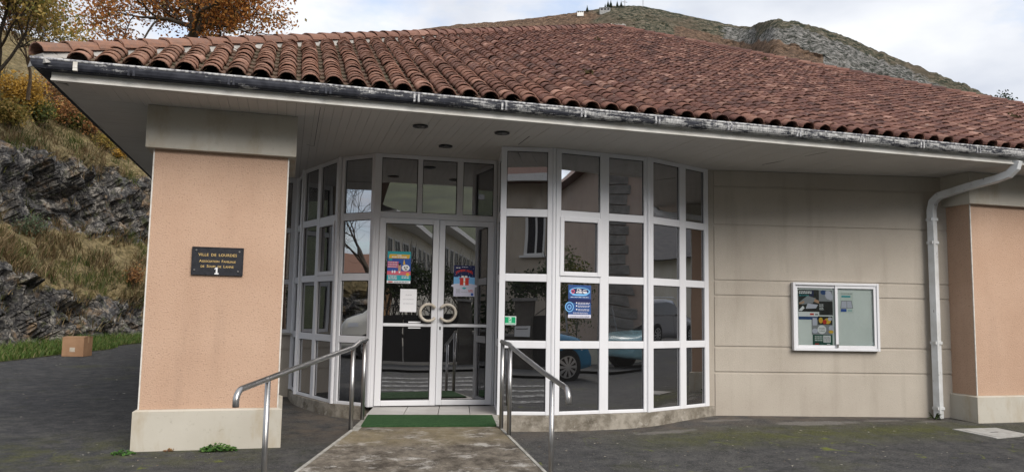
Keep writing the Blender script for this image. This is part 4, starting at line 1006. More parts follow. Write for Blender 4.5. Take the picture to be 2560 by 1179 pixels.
class Paper:
    def __init__(s, name, label, cat, fr, u0, u1, z0, z1, d, base, group=None):
        s.fr, s.u0, s.z0, s.w, s.h, s.d = fr, u0, z0, u1-u0, z1-z0, d
        c = fr.p((u0+u1)/2, d, z0); s.t = thing(name, label, cat, c, group)
        MB().fbox(fr, u0, u1, d-.0012, d, z0, z1).build('sheet', base, s.t); s.mb = MB(); s.k = 0
    def U(s, x): return s.u0+s.w*x
    def Z(s, y): return s.z0+s.h*y
    def r(s, x0, x1, y0, y1, m, skew=0.):
        s.k += 1; d = s.d+.0004+.00012*s.k
        s.mb.quad(s.fr.p(s.U(x0), d, s.Z(y0)), s.fr.p(s.U(x1), d, s.Z(y0)), s.fr.p(s.U(x1+skew), d, s.Z(y1)), s.fr.p(s.U(x0+skew), d, s.Z(y1)), IX[m]); return s
    def e(s, x, y, rx, ry, m, a0=0, a1=2*math.pi):
        s.k += 1; fellipse(s.mb, s.fr, s.U(x), s.Z(y), rx*s.w, ry*s.h, s.d+.0004+.00012*s.k, IX[m], 18, a0, a1); return s
    def poly(s, pts, m):
        s.k += 1; d = s.d+.0004+.00012*s.k; s.mb.add([s.fr.p(s.U(x), d, s.Z(y)) for x, y in pts], [tuple(range(len(pts)))], IX[m]); return s
    def t_(s, x, y, body, size, m, xs=1., rot=0., bold=0.):
        s.k += 1; put_text(s.mb, s.fr, s.U(x), s.d+.0004+.00012*s.k, s.Z(y), body, size*s.h, IX[m], 1., 0, bold*s.h, xs, rot); return s
    def lines(s, x0, x1, y0, y1, n, m, seed=1, frac=.5):
        rg_ = random.Random(seed)
        for i in range(n):
            y = y1-(y1-y0)*(i+.5)/n; x = x0
            while x < x1-.02:
                wd = min(rg_.uniform(.03, .11), x1-x); s.r(x, x+wd, y-(y1-y0)/n*frac*.5, y+(y1-y0)/n*frac*.5, m); x += wd+.022
        return s
    def done(s): s.mb.build('print', PALL, s.t); return s.t
LF = Fr((2.262, 1.426), (2.972, 1.3965)); RF = Fr((2.980, 1.420), (3.648, 1.372))
p = Paper('poster', 'colourful teal and yellow events poster taped to the left door', 'poster', LF, .106, .382, 1.610, 1.985, .001, CT, 'posters on the glass')
p.r(0, 1, .0, .08, CW).r(0, 1, .30, .80, CB).r(.0, 1, .26, .38, CP).r(.05, .92, .78, .91, CY, .04).t_(.50, .875, 'SOIRÉE', .040, CW, 1.1, 0, .002).t_(.50, .823, 'SPORT & CULTURE', .056, CW, .98, 0, .003)
for y in (.655, .585, .515): p.r(.0, .46, y-.026, y+.026, CP, .02); p.lines(.03, .42, y-.018, y+.018, 2, CW, int(y*99))
p.e(.78, .49, .17, .10, CW).e(.74, .50, .035, .025, CK).e(.84, .51, .035, .025, CK).e(.79, .44, .06, .02, CK).poly([(.66, .60), (.76, .60), (.72, .74), (.70, .74)], CY).e(.12, .74, .09, .035, CT)
for x in (.22, .32, .52): p.e(x, .36, .035, .045, CW)
p.r(.46, .58, .38, .58, CSK).e(.52, .60, .05, .04, CK).e(.87, .28, .07, .055, CY)
p.lines(.05, .42, .12, .25, 4, CW, 3).lines(.62, .92, .15, .24, 2, CW, 4).r(.06, .24, .025, .06, CR).lines(.30, .92, .02, .06, 1, CGY, 5).done()
p = Paper('poster', 'dark blue winter poster reading JOYEUX NOEL on the right door', 'poster', RF, .186, .442, 1.472, 1.845, .001, CS, 'posters on the glass')
p.r(0, 1, .62, 1, CN).poly([(0, .62), (.13, .58), (.25, .66), (.38, .52), (0, .40)], CS).poly([(1, .62), (.86, .57), (.74, .66), (.60, .52), (1, .40)], CS).r(0, 1, 0, .34, CLC).e(.5, .34, .62, .08, CLC)
p.lines(.10, .30, .90, .94, 1, CW, 2).lines(.38, .66, .93, .965, 1, CLC, 3)
word = 'JOYEUX NOËL'
for i, chh in enumerate(word):
    if chh == ' ': continue
    a = (i-5)/5; p.t_(.5+a*.38, .835-.075*a*a, chh, .085, CR, 1, -a*.40, .006)
for x, y in ((.08, .70), (.2, .76), (.35, .70), (.7, .74), (.9, .67), (.93, .9), (.8, .97)): p.e(x, y, .012, .009, CLC)
# a wrapped present in the snow stands where the picture is
p.r(.29, .71, .36, .58, CR).r(.46, .54, .36, .58, CW).r(.26, .74, .555, .60, CR).r(.46, .54, .555, .60, CW).e(.42, .635, .075, .035, CW).e(.58, .635, .075, .035, CW).e(.5, .625, .03, .02, CY).r(.46, .54, .455, .485, CY)
p.poly([(.38, .27), (.5, .23), (.62, .27), (.5, .30)], CT).lines(.36, .66, .13, .15, 1, CGY, 6).lines(.12, .3, .10, .24, 4, CGY, 7).lines(.70, .92, .14, .22, 2, CR, 8).e(.88, .07, .06, .045, CB).lines(.08, .3, .04, .06, 1, CGY, 9).done()
p = Paper('notice', 'plain white A4 notice under the teal poster on the left door', 'notice', LF, .268, .462, 1.276, 1.545, .001, CW, None)
p.t_(.5, .74, 'CE JOUR', .065, CGY, 1.1).t_(.5, .55, 'LOTO AU PROFIT', .06, CGY, 1.05).t_(.5, .36, 'DU TELETHON', .06, CGY, 1.1).done()
p = Paper('notice', 'small white slip stuck low on the left door beside the ring handle', 'notice', LF, .372, .518, 1.085, 1.165, -.001, CW, None); p.lines(.1, .9, .3, .7, 2, CGY, 11).done()
p = Paper('poster', 'narrow black and white leaflet on the lobby screen behind the right door', 'poster', IS, .08, .52, 1.15, 1.50, .004, CW, None); p.r(.55, 1, .6, .95, CT).lines(.1, .5, .1, .9, 6, CGY, 13, .7).done()
p = Paper('poster', 'blue poster about digital services inside the right glazing', 'poster', FB, .168, .452, 1.243, 1.612, -.0235, CDB, 'posters on the glass')
p.r(0, 1, 0, .10, CLC).r(0, 1, .58, .98, CDB).e(.5, .80, .46, .13, CS).e(.5, .81, .40, .095, CN).e(.5, .70, .34, .03, CS).t_(.47, .845, 'Clé', .105, CW, 1.1, 0, .002).t_(.72, .845, 'culture', .045, CW, 1, 0, .002).t_(.58, .78, 'et numérique', .072, CW, .95, 0, .005).e(.20, .80, .07, .07, CP).e(.20, .80, .04, .045, CN)
p.lines(.1, .9, .615, .64, 1, CW, 15).r(0, 1, .46, .58, CN)
p.e(.05, .33, .19, .155, CS).e(.05, .33, .155, .13, CDB).e(.05, .33, .09, .075, CS).e(.05, .33, .06, .05, CDB)
for i, y in enumerate((.455, .365, .255)): p.e(.36, y, .028, .02, CW); p.lines(.42, .94, y-.045, y+.02, 2, CLC, 20+i)
p.lines(.2, .85, .12, .17, 2, CLC, 29).lines(.06, .94, .03, .07, 1, CGY, 31).done()
p = Paper('sticker', 'small green and white sticker with a tick box on the glazing', 'sticker', FA, .062, .196, 1.156, 1.249, -.024, CW, None)
p.r(.04, .96, .06, .94, CG).r(.10, .90, .16, .20, CW).r(.40, .60, .26, .88, CW).r(.425, .575, .30, .84, CG).poly([(.44, .66), (.48, .60), (.60, .84), (.57, .86), (.485, .67), (.46, .70)], CW).r(.46, .54, .38, .46, CW).done()

# ------------------------------------------------------------------ notice board on the render wall
NB0 = Vector((7.407, .781)); t0 = WL.t
u0 = (Vector((7.407, .781, 0))-WL.a).dot(WL.t); u1 = (Vector((8.53, .562, 0))-WL.a).dot(WL.t); z0, z1 = .875, 1.733
nb = thing('notice_board', 'white framed glass notice board on the beige wall', 'notice board', WL.p((u0+u1)/2, 0, z0))
D = .062; bx0, bx1 = u0+.01, u1+.005
m = MB(); fw_ = .032
m.fbox(WL, bx0, bx0+fw_, .001, D, z0, z1).fbox(WL, bx1-fw_, bx1, .001, D, z0, z1).fbox(WL, bx0+fw_, bx1-fw_, .001, D-.002, z0, z0+fw_).fbox(WL, bx0+fw_, bx1-fw_, .001, D-.002, z1-fw_, z1)
m.build('case', M_ALU, nb, bevel=.004)
MB().fbox(WL, bx0+fw_+.001, bx1-fw_-.001, .002, .016, z0+fw_+.001, z1-fw_-.001).build('back_panel', simple('board_back', (.86, .90, .89), (.80, .85, .84), 3, .7), nb)
um = (bx0+bx1)/2-.01
k = NT('clear_glass')
M_CLEAR = k.done(k.n('MixShader', {0: k.ramp(k.n('Fresnel', {'IOR': 1.5}).outputs[0], .04, 1, .03, 1), 1: k.n('BsdfTransparent', {'Color': (.95, .97, .96)}).outputs[0], 2: k.n('BsdfGlossy', {'Roughness': .01}).outputs[0]}).outputs[0])
for (a, b, dd) in ((bx0+fw_+.002, um+.035, .037), (um, bx1-fw_-.002, .050)):
    s = .034; q = MB(); za, zb3 = z0+fw_+.002, z1-fw_-.002
    q.fbox(WL, a, a+s, dd-.012, dd, za, zb3).fbox(WL, b-s, b, dd-.012, dd, za, zb3).fbox(WL, a+s, b-s, dd-.0115, dd-.0005, za, za+s).fbox(WL, a+s, b-s, dd-.0115, dd-.0005, zb3-s, zb3)
    q = q.build('sliding_door', M_ALU, nb, bevel=.002)
    MB().fbox(WL, a+s, b-s, dd-.008, dd-.004, za+s, zb3-s).build('pane', M_CLEAR, q)
MB().fbox(WL, um+.004, um+.028, (.0505), .060, z0+.045, z0+.085).build('lock', M_STEEL, nb)
def board_paper(label, xa, xb, ya, yb, base, d=.018):   # fractions of the whole board
    W_, H_ = bx1-bx0, z1-z0
    return Paper('poster', label, 'poster', WL, bx0+W_*xa, bx0+W_*xb, z0+H_*ya, z0+H_*yb, d, base, 'papers in the notice board')
p = board_paper('photo poster with a white strip, top left in the notice board', .075, .315, .455, .895, CDB)
p.r(0, 1, 0, .10, CDB).r(0, 1, .10, .26, CW).r(.55, .74, .15, .21, CR).r(.80, .95, .15, .20, CGY).r(0, 1, .26, 1, CK).poly([(.0, .55), (.45, .80), (.85, .72), (.7, .55), (.2, .5)], CGY).poly([(.35, .36), (.85, .38), (.95, .50), (.45, .54)], CLC).poly([(.75, .60), (1, .54), (1, .64), (.8, .70)], CSK).poly([(0, .30), (.22, .46), (.3, .38), (.15, .28)], CW).poly([(.05, .50), (.3, .56), (.28, .62), (.05, .56)], CSK).r(.55, .75, .78, .98, CN)
p.lines(.04, .65, .86, .96, 2, CW, 41, .7).lines(.04, .5, .78, .84, 2, CT, 42).done()
p = board_paper('dark poster with a pale cloud shape in the notice board', .31, .475, .52, .895, CK, .0172)
p.r(0, 1, 0, 1, CGY).r(0, 1, .02, .55, CK).e(.72, .80, .24, .17, CLC).e(.86, .72, .18, .12, CLC).e(.35, .90, .2, .09, CDB).e(.65, .90, .15, .08, CLC).lines(.05, .35, .2, .45, 4, CW, 44, .5).done()
p = board_paper('food photo poster with a white badge in the notice board', .225, .468, .235, .505, CGY, .0185)
p.r(.30, 1, .55, 1, CK).e(.44, .78, .10, .16, CY).e(.76, .74, .16, .16, CY).e(.62, .70, .10, .12, CR).e(.88, .86, .1, .1, CLC).r(.05, .25, .5, .9, CLC).e(.15, .2, .14, .13, CLC).e(.93, .35, .12, .15, CLC).e(.92, .16, .12, .09, CY).e(.48, .28, .21, .24, CW).t_(.48, .33, 'ATELIERS', .10, CK, .9).t_(.48, .20, 'CUISINE', .10, CK, .9).done()
p = board_paper('dark green flyer with a white box, bottom of the notice board', .235, .465, .085, .235, CDG, .0185)
p.r(.53, .90, .25, .92, CW).lines(.10, .48, .35, .9, 3, CPG, 47, .6).lines(.57, .86, .35, .85, 4, CGY, 48).r(.1, .3, .06, .14, CR).r(.7, .86, .05, .13, CW).done()
p = board_paper('pale leaflet with a window drawing in the right half of the notice board', .560, .715, .56, .865, CPG, .0172)
p.lines(.1, .9, .90, .97, 1, CGY, 51).r(.12, .80, .76, .84, CT).poly([(.02, .22), (.98, .22), (.88, .60), (.10, .60)], CGY).poly([(.08, .25), (.49, .25), (.49, .57), (.14, .57)], CLC).poly([(.53, .25), (.92, .25), (.84, .57), (.53, .57)], CLC).r(.05, .48, .06, .2, CB).lines(.6, .9, .08, .16, 1, CT, 52).done()

# ------------------------------------------------------------------ things on the ground
M_CARD = simple('cardboard', (.36, .215, .125), (.30, .175, .10), 5, .9); M_TAPE = simple('packing_tape', (.42, .27, .16), rough=.4)
bcx, bcy, bz = -3.02, 10.95, ground(-3, 10.95); ang = R(-14); ca, sa = math.cos(ang), math.sin(ang)
def bp(x, y, z): return (bcx+x*ca-y*sa, bcy+x*sa+y*ca, bz+z)
box_ = thing('cardboard_box', 'closed brown cardboard box standing on the grass edge', 'box', (bcx, bcy, bz)); h_ = .40
def bbox(mb, x0, x1, y0, y1, z0, z1): mb.hexa([bp(x0, y0, z0), bp(x1, y0, z0), bp(x1, y1, z0), bp(x0, y1, z0), bp(x0, y0, z1), bp(x1, y0, z1), bp(x1, y1, z1), bp(x0, y1, z1)])
m = MB(); bbox(m, -.225, .225, -.19, .19, 0, h_); m.build('carton', M_CARD, box_, bevel=.006)
for y0_, y1_, t0_, t1_ in ((-.193, -.004, .010, .020), (.004, .193, .018, .010)):
    m = MB(); m.hexa([bp(-.228, y0_, h_+.001), bp(.23, y0_, h_+.001), bp(.228, y1_, h_+.002), bp(-.228, y1_, h_+.002), bp(-.228, y0_, h_+t0_), bp(.23, y0_, h_+t0_+.004), bp(.228, y1_, h_+t1_+.006), bp(-.228, y1_, h_+t1_)]); m.build('flap', M_CARD, box_)
m = MB(); bbox(m, .16, .2295, -.028, .028, h_-.12, h_+.003); m.build('tape', M_TAPE, box_)
m = MB(); bbox(m, -.06, .05, -.1925, -.191, .10, .19); m.build('label', simple('carton_label', (.55, .50, .42), (.40, .33, .25), 30), box_)
# inspection cover
IC = [Vector((8.83, -.20, 0)), Vector((9.52, -.225, 0)), Vector((9.62, -.78, 0)), Vector((8.79, -.86, 0))]
def on_ground(px, py):
    z = 0.
    for _ in range(12):
        p = on_z(px, py, z); z = ground(p.x, p.y)
    return Vector((p.x, p.y, z))
IC = [on_ground(2381, 1073), on_ground(2490, 1070), on_ground(2578, 1088), on_ground(2492, 1096)]
M_COV = simple('concrete_cover', (.40, .395, .38), (.31, .30, .28), 14, .9, bump=.4)
cv = thing('inspection_cover', 'pale concrete inspection cover set in the asphalt by the right pillar', 'cover', tuple(IC[0]))
cc_ = sum(IC, Vector())/4
def ring(s0_, s1_, z0_, z1_, name, mat, fill=False):
    m = MB(); o_ = [cc_+(p-cc_)*s1_ for p in IC]; Z = Vector((0, 0, 1))
    if fill: m.hexa([p+Z*z0_ for p in (o_[0], o_[3], o_[2], o_[1])]+[p+Z*z1_ for p in (o_[0], o_[3], o_[2], o_[1])])
    else:
        i_ = [cc_+(p-cc_)*s0_ for p in IC]
        for a in range(4):
            b = (a+1) % 4; m.hexa([p+Z*z0_ for p in (i_[a], i_[b], o_[b], o_[a])]+[p+Z*z1_ for p in (i_[a], i_[b], o_[b], o_[a])])
    return m.build(name, mat, cv)
ring(.80, 1.0, -.06, .010, 'frame', M_COV); ring(0, .775, -.06, .012, 'lid', M_COV, True); ring(.775, .80, -.06, -.004, 'joint', M_LAMPB)
d_ = (IC[1]-IC[0]).normalized(); m = MB(); q = cc_+Vector((0, 0, .014)); n_ = Vector((-d_.y, d_.x, 0)); m.hexa([q-d_*.05-n_*.012-Vector((0, 0, .004)), q+d_*.05-n_*.012-Vector((0, 0, .004)), q+d_*.05+n_*.012-Vector((0, 0, .004)), q-d_*.05+n_*.012-Vector((0, 0, .004)), q-d_*.05-n_*.012, q+d_*.05-n_*.012, q+d_*.05+n_*.012, q-d_*.05+n_*.012]); m.build('lifting_slot', M_LAMPB, cv)
# weeds
M_WEED = m_leaf('weed_leaves', [(0, (.035, .095, .02)), (.6, (.07, .16, .035)), (1, (.12, .20, .05))], .3)
def weed(label, x, y, rx, ry, h, n, size, seed, mat=M_WEED):
    rgn = np.random.RandomState(seed); z = ground(x, y); t = thing('weed', label, 'weed', (x, y, z), 'weeds along the foot of the walls'); mb = MB(); st = MB()
    for i in range(n):
        a = rgn.uniform(0, 6.28); q = math.sqrt(rgn.rand()); px_, py_ = x+rx*q*math.cos(a), y+ry*q*math.sin(a); pz = z+h*(1-q*.7)*rgn.uniform(.3, 1)
        nrm = Vector((rgn.normal(0, .45), rgn.normal(0, .45)-.25, 1)).normalized(); u_ = nrm.orthogonal().normalized(); v_ = nrm.cross(u_); c0 = Vector((px_, py_, pz)); s = size*rgn.uniform(.6, 1.2); k0 = rgn.uniform(0, 6)
        mb.add([c0]+[c0+(u_*math.cos(k0+j*1.0472)+v_*math.sin(k0+j*1.0472))*s*(1 if j % 2 else .72) for j in range(6)], [(0, j+1, (j+1) % 6+1) for j in range(6)])
        if i % 4 == 0: st.tube([(px_*.6+x*.4, py_*.6+y*.4, z), (px_, py_, pz)], .0025, 4, cap=False)
    mb.build('leaves', mat, t); st.build('stems', mat, t)
weed('low green clover weed at the middle of the left plinth', .705, -.115, .165, .07, .085, 260, .016, 3)
weed('small green weed at the left corner of the left plinth', -.07, -.13, .10, .07, .05, 90, .014, 4)
weed('tiny brown dried weed against the left plinth', .29, -.065, .05, .02, .04, 24, .010, 5, LEAF['rust'])
pw = (9.14, .30); rgn = random.Random(9); z = ground(*pw); t = thing('weed', 'dark spiky weed at the foot of the downpipe', 'weed', (*pw, z), 'weeds along the foot of the walls'); m = MB()
for i in range(16):
    a = rgn.uniform(2.4, 6.6); L_ = rgn.uniform(.10, .26); e_ = rgn.uniform(.2, .9); d = Vector((math.cos(a)*math.cos(e_), math.sin(a)*math.cos(e_)*.6, math.sin(e_))); s = d.cross(Vector((0, 0, 1))).normalized()*.014; b_ = Vector((*pw, z))
    m.add([b_-s*.4, b_+s*.4, b_+d*L_*.6+s, b_+d*L_*.6-s, b_+d*L_-Vector((0, 0, L_*.25))], [(0, 1, 2, 3), (3, 2, 4)])
m.build('leaves', LEAF['dark'], t)
# fallen leaves and crumbs on the asphalt
m = MB(); rgn = random.Random(4)
for i in range(420):
    x, y = (rgn.uniform(-4.5, .2), rgn.uniform(-1.2, 12)) if i < 160 else (rgn.uniform(-.5, 10.5), rgn.uniform(-2.0, .3))
    if 0 < x < 1.3 and -.1 < y < 1.2: continue
    if .9 < x < 3.6 and y > -2.3: continue
    s = rgn.uniform(.008, .022)*(1.4 if y > 3 else 1); a = rgn.uniform(0, 6.28); z = ground(x, y)+.006; ca_, sa_ = math.cos(a)*s, math.sin(a)*s
    m.add([(x-ca_, y-sa_, z), (x-sa_*.5, y+ca_*.5, z+.004), (x+ca_, y+sa_, z+.002), (x+sa_*.5, y-ca_*.5, z+.005)], [(0, 3, 2, 1)])
lit = stuff(m.build('leaf_litter', m_leaf('litter', [(0, (.10, .06, .03)), (.5, (.26, .22, .17)), (1, (.45, .42, .36))], .1), None)); tag(lit, 'scattered small dead leaves and crumbs on the asphalt', 'leaf litter')
# ------------------------------------------------------------------ the street opposite, seen mirrored in the glazing
M_LINE = NT('worn_road_paint'); k = M_LINE
wm = k.ramp(k.noise(9, 7, .75), .49, .56)
M_LINE = k.done(k.bsdf(k.mix(wm, (.06, .06, .06), (.36, .36, .35)), .8))
def sheet(x0, x1, y0, y1, name, mat, lift=.005, n=10):
    mb = MB()
    for i in range(n+1):
        x = x0+(x1-x0)*i/n; mb.v += [(x, y0, ground(x, y0)+lift), (x, y1, ground(x, y1)+lift)]
    mb.f = [(2*i, 2*i+2, 2*i+3, 2*i+1) for i in range(n)]; mb.mi = [0]*n
    return mb.build(name, mat, None)
for i, (y, h) in enumerate(((-3.0, .42), (-4.1, .42), (-5.2, .42), (-6.4, .42))):
    o = structure(sheet(1.0-.2*i, 3.85+.1*i, y-h/2, y+h/2, 'zebra_stripe', M_LINE))
M_GWALL = simple('garden_wall', (.13, .115, .095), (.075, .065, .055), 3, .95, bump=.5, bscale=25)
M_HOUSE = m_render('opposite_render', (.52, .45, .36), (.44, .38, .30), (.25, .21, .17), 40, .3, 0, .4)
M_HWHITE = m_render('white_render', (.74, .70, .60), (.66, .61, .50), (.40, .35, .27), 40, .2, 0, .3)
M_QUOIN = simple('quoin_stone', (.30, .285, .26), (.19, .18, .165), 5, .95, bump=.6, bscale=18)
M_SLATE = simple('slate_roof', (.055, .055, .06), (.09, .085, .085), 4, .6); M_BOARD = simple('ochre_board', (.42, .22, .08))
pv = structure(sheet(-12, 40, -11.6, -8.9, 'pavement', simple('pavement_asphalt', (.10, .098, .095), (.07, .07, .068), 2, .95), .06, 40))
def gz(x, y): return ground(x, y)
gw = thing('garden_wall', 'low dark garden wall along the opposite pavement', 'wall', (0, -11.8, gz(0, -11.8)))
MB().box(-9, 2.2, -12.0, -11.75, -.6, .62).box(4.55, 11.2, -12.0, -11.75, -.6, .62).build('masonry', M_GWALL, gw)
for a, b in ((-9, 2.2), (4.55, 11.2)): MB().box(a, b, -12.04, -11.71, .62, .68).build('coping', M_QUOIN, gw)
for x in (2.38, 4.35): 
    q = MB().box(x-.19, x+.19, -12.05, -11.68, -.6, 1.55).build('gate_pier', M_GWALL, gw); MB().box(x-.24, x+.24, -12.1, -11.63, 1.55, 1.63).build('cap', M_QUOIN, q)
gt = thing('iron_gate', 'dark solid gate with a scrolled top between two piers', 'gate', (3.36, -11.86, gz(3.4, -11.9)))
M_IRON = simple('dark_iron', (.03, .027, .025), rough=.5)
for a, b in ((2.58, 3.35), (3.37, 4.14)): MB().box(a, b, -11.89, -11.84, -.15, 1.15).build('gate_panel', M_IRON, gt)
mb = MB()
for sgn in (-1, 1):
    pts = [(3.36+sgn*(.75-.75*i/14), -11.865, 1.17+.30*math.sin(i/14*math.pi/2)) for i in range(15)]; mb.tube(pts, .013, 5)
    pts = [(3.36+sgn*(.17+(.15-.010*i)*math.cos(i*.5)), -11.865, 1.30+(.15-.010*i)*math.sin(i*.5)) for i in range(14)]; mb.tube(pts, .011, 5)
mb.build('scroll', M_IRON, gt)
mb_ = thing('letter_box', 'small white letter box on the left gate pier', 'letter box', (2.38, -11.66, .5)); MB().box(2.22, 2.54, -11.675, -11.55, .62, .90).build('body', M_WHITE, mb_); MB().box(2.26, 2.50, -11.549, -11.545, .82, .84).build('slot', M_DARKW, mb_)
def hedge(label, x0, x1, y0, y1, z0, z1, n, seed, mat=LEAF['dark'], ls=.055):
    rgn = np.random.RandomState(seed); t = thing('hedge', label, 'hedge', ((x0+x1)/2, (y0+y1)/2, 0), 'hedges opposite'); mb = MB()
    pts = np.stack([rgn.uniform(x0, x1, 500), rgn.uniform(y0, y1, 500), z0+(z1-z0)*rgn.rand(500)**.7], 1); pts[:, 2] += .18*np.sin(pts[:, 0]*2.3)*(pts[:, 2] > (z0+z1)/2)
    leafcloud(mb, pts, ls, n, .13, rgn); mb.build('foliage', mat, t)
    m = MB(); 
    for i in range(int((x1-x0)/.6)):
        x = x0+.3+.6*i; m.tube([(x, (y0+y1)/2, z0-.8), (x+.1, (y0+y1)/2, (z0+z1)/2)], .03, 5)
    m.build('stems', M_BARK, t)
hedge('dark hedge behind the garden wall opposite the doors', -6, 2.2, -12.9, -12.1, .45, 1.75, 9000, 71)
hedge('dark hedge right of the gate opposite the doors', 4.5, 8.2, -12.9, -12.1, .45, 1.55, 5200, 72)
hedge('overhanging hedge arching over the gate', 2.1, 4.6, -13.1, -12.2, 1.75, 2.35, 3600, 73)
hedge('tall bushy hedge beside the chain link fence', 9.2, 12.9, -14.2, -13.0, .5, 3.1, 7500, 74, LEAF['green'])
# bare shrubs with many upright twigs
for i, (x, y) in enumerate(((3.6, -13.4), (5.2, -13.6), (6.6, -13.3))):
    tree('bare_shrub', ['bare many stemmed shrub behind the gate', 'bare twiggy shrub right of the gate', 'bare twiggy shrub at the end of the hedge'][i], 'shrub', (x, y, .2), 1.25, .03, 3, None, 0, 0, 0, 80+i, 'bare shrubs opposite', M_BARK, stems=7, nchild=(3, 4), up=.6, spread=.45, shrink=.8)
def win(mb_parent, fr, u0, u1, z0, z1, frame=M_WHITE, sill=True):
    w_ = MB().fbox(fr, u0, u0+.07, -.02, .03, z0, z1).fbox(fr, u1-.07, u1, -.02, .03, z0, z1).fbox(fr, u0+.07, u1-.07, -.02, .028, z0, z0+.07).fbox(fr, u0+.07, u1-.07, -.02, .028, z1-.07, z1).fbox(fr, (u0+u1)/2-.03, (u0+u1)/2+.03, -.02, .026, z0+.07, z1-.07).build('window', frame, mb_parent)
    MB().fbox(fr, u0+.07, u1-.07, -.01, .012, z0+.07, z1-.07).build('pane', M_DARKW, w_)
    if sill: MB().fbox(fr, u0-.08, u1+.08, .0, .14, z0-.08, z0-.002).build('sill', M_WHITE, w_)
# beige house
h1 = thing('opposite_house', 'beige rendered house with tiled roof behind the gate', 'house', (-1.5, -16.5, 0)); f = Fr((2.7, -16.0), (-6.5, -16.0))
MB().box(-6.5, 2.7, -24, -16.0, -.6, 5.6).build('wall', M_HOUSE, h1)
for u in (.25, 3.2, 6.4): win(h1, f, u, u+.62, 3.1, 4.5)
win(h1, f, 4.2, 5.3, .7, 2.1)
MB().add([(-7, -15.4, 5.55), (2.95, -15.4, 5.55), (2.95, -24.6, 5.55), (-7, -24.6, 5.55), (-7, -20, 8.3), (2.95, -20, 8.3), (-7, -15.4, 5.7), (2.95, -15.4, 5.7)], [(0, 1, 7, 6), (6, 7, 5, 4), (1, 2, 5, 7), (2, 3, 4, 5), (3, 0, 6, 4), (3, 2, 1, 0)]).build('roof', M_TILE, h1)
MB().box(-7, 2.95, -15.4, -15.25, 5.52, 5.74).build('eaves_board', M_WHITE, h1)
# long white building receding to the right
h2 = thing('long_white_building', 'long pale building with a row of narrow windows', 'building', (5, -28, 0)); f = Fr((8.6, -42), (2.85, -19))
def h2p(u, d, z): return f.p(u, d, z)
MB().fbox(f, 0, f.len, -9, 0, -1, 4.85).build('wall', M_HWHITE, h2)
MB().fbox(f, -.5, f.len+.5, -9.5, .65, 4.85, 5.05).build('eaves', M_WHITE, h2)
MB().add([f.p(-.5, .65, 5.05), f.p(f.len+.5, .65, 5.05), f.p(f.len+.5, -9.5, 5.05), f.p(-.5, -9.5, 5.05), f.p(-.5, -4.4, 7.4), f.p(f.len+.5, -4.4, 7.4)], [(0, 1, 5, 4), (2, 3, 4, 5), (1, 2, 5), (3, 0, 4)]).build('roof', M_SLATE, h2)
u = .6
while u < f.len-1.4: win(h2, f, u, u+1.0, 2.85, 4.3, sill=False); u += 1.45
MB().fbox(f, .2, f.len-.2, .0, .05, 2.55, 2.72).build('string_course', M_WHITE, h2); MB().fbox(f, f.len-2.6, f.len-.1, .02, .06, .2, 2.5).build('shutter', M_BOARD, h2)
# house with a stone quoin
h3 = thing('quoin_house', 'pinkish house with grey stone quoins at its corner', 'house', (18, -16, 0)); f = Fr((24, -10.9), (13.75, -13.6))
MB().fbox(f, 0, f.len, -8, 0, -.5, 6.4).build('wall', m_render('pink_render', (.50, .40, .33), (.44, .35, .29), (.25, .2, .16), 40, .3, 0, .3), h3)
z = .2; i = 0
while z < 6.3:
    hh_ = .30+.08*random.random(); L_ = .95 if i % 2 else .86
    MB().fbox(f, f.len-L_, f.len+.06, -.5, .07, z, z+hh_-.025).build('quoin', M_QUOIN, h3, bevel=.02); z += hh_; i += 1
win(h3, f, 2, 3.2, 3.6, 5.0); win(h3, f, 5.6, 6.8, 3.6, 5.0); win(h3, f, 2, 3.2, .8, 2.3)
c = [f.p(-.4, .5, 6.4), f.p(f.len+.5, .5, 6.4), f.p(f.len+.5, -8.5, 6.4), f.p(-.4, -8.5, 6.4), f.p(2, -4, 8.6), f.p(f.len-2, -4, 8.6)]
MB().add(c, [(0, 1, 5, 4), (1, 2, 5), (2, 3, 4, 5), (3, 0, 4), (3, 2, 1, 0)]).build('roof', M_TILE, h3)
# chain link fence
cf = thing('chain_link_fence', 'galvanised chain link fence on a low white wall', 'fence', (12.5, -12.1, 0)); M_GALV = simple('galvanised', (.42, .43, .44), rough=.4, metal=.6)
MB().box(11.3, 17, -12.2, -11.98, -.5, .42).build('plinth_wall', M_HWHITE, cf)
mb = MB(); W_ = 5.6
for i in range(0, 98):
    x = 11.3+i*.058
    for s in (-1, 1):
        a = (x, -12.08, .44 if s > 0 else 1.4); x2 = x+s*0+.96*.55
        if x2 > 17: continue
        mb.tube([a, (x2, -12.08, 1.4 if s > 0 else .44)], .0032, 3, cap=False)
stuff(mb.build('mesh', M_GALV, cf))
for x in (11.3, 13.2, 15.1, 17): MB().tube([(x, -12.06, .3), (x, -12.06, 1.48)], .024, 8).build('post', M_GALV, cf)
# white house at the far end of the street
h4 = thing('far_house', 'white house with a slate roof at the far end of the street', 'house', (46, -9, .5)); f = Fr((44, 2), (44, -18)); f = Fr((44, -18), (44, 2))
f = Fr((40, 1), (41, -20))
MB().fbox(f, 0, f.len, -9, 0, -1, 4.6).build('wall', M_HWHITE, h4)
for u in (3, 7, 11, 15): win(h4, f, u, u+1.1, 2.2, 3.8)
MB().add([f.p(-.6, .8, 4.5), f.p(f.len+.6, .8, 4.5), f.p(f.len+.6, -9.6, 4.5), f.p(-.6, -9.6, 4.5), f.p(1.5, -4.4, 8.0), f.p(f.len-1.5, -4.4, 8.0)], [(0, 1, 5, 4), (1, 2, 5), (2, 3, 4, 5), (3, 0, 4), (3, 2, 1, 0)]).build('roof', M_SLATE, h4)
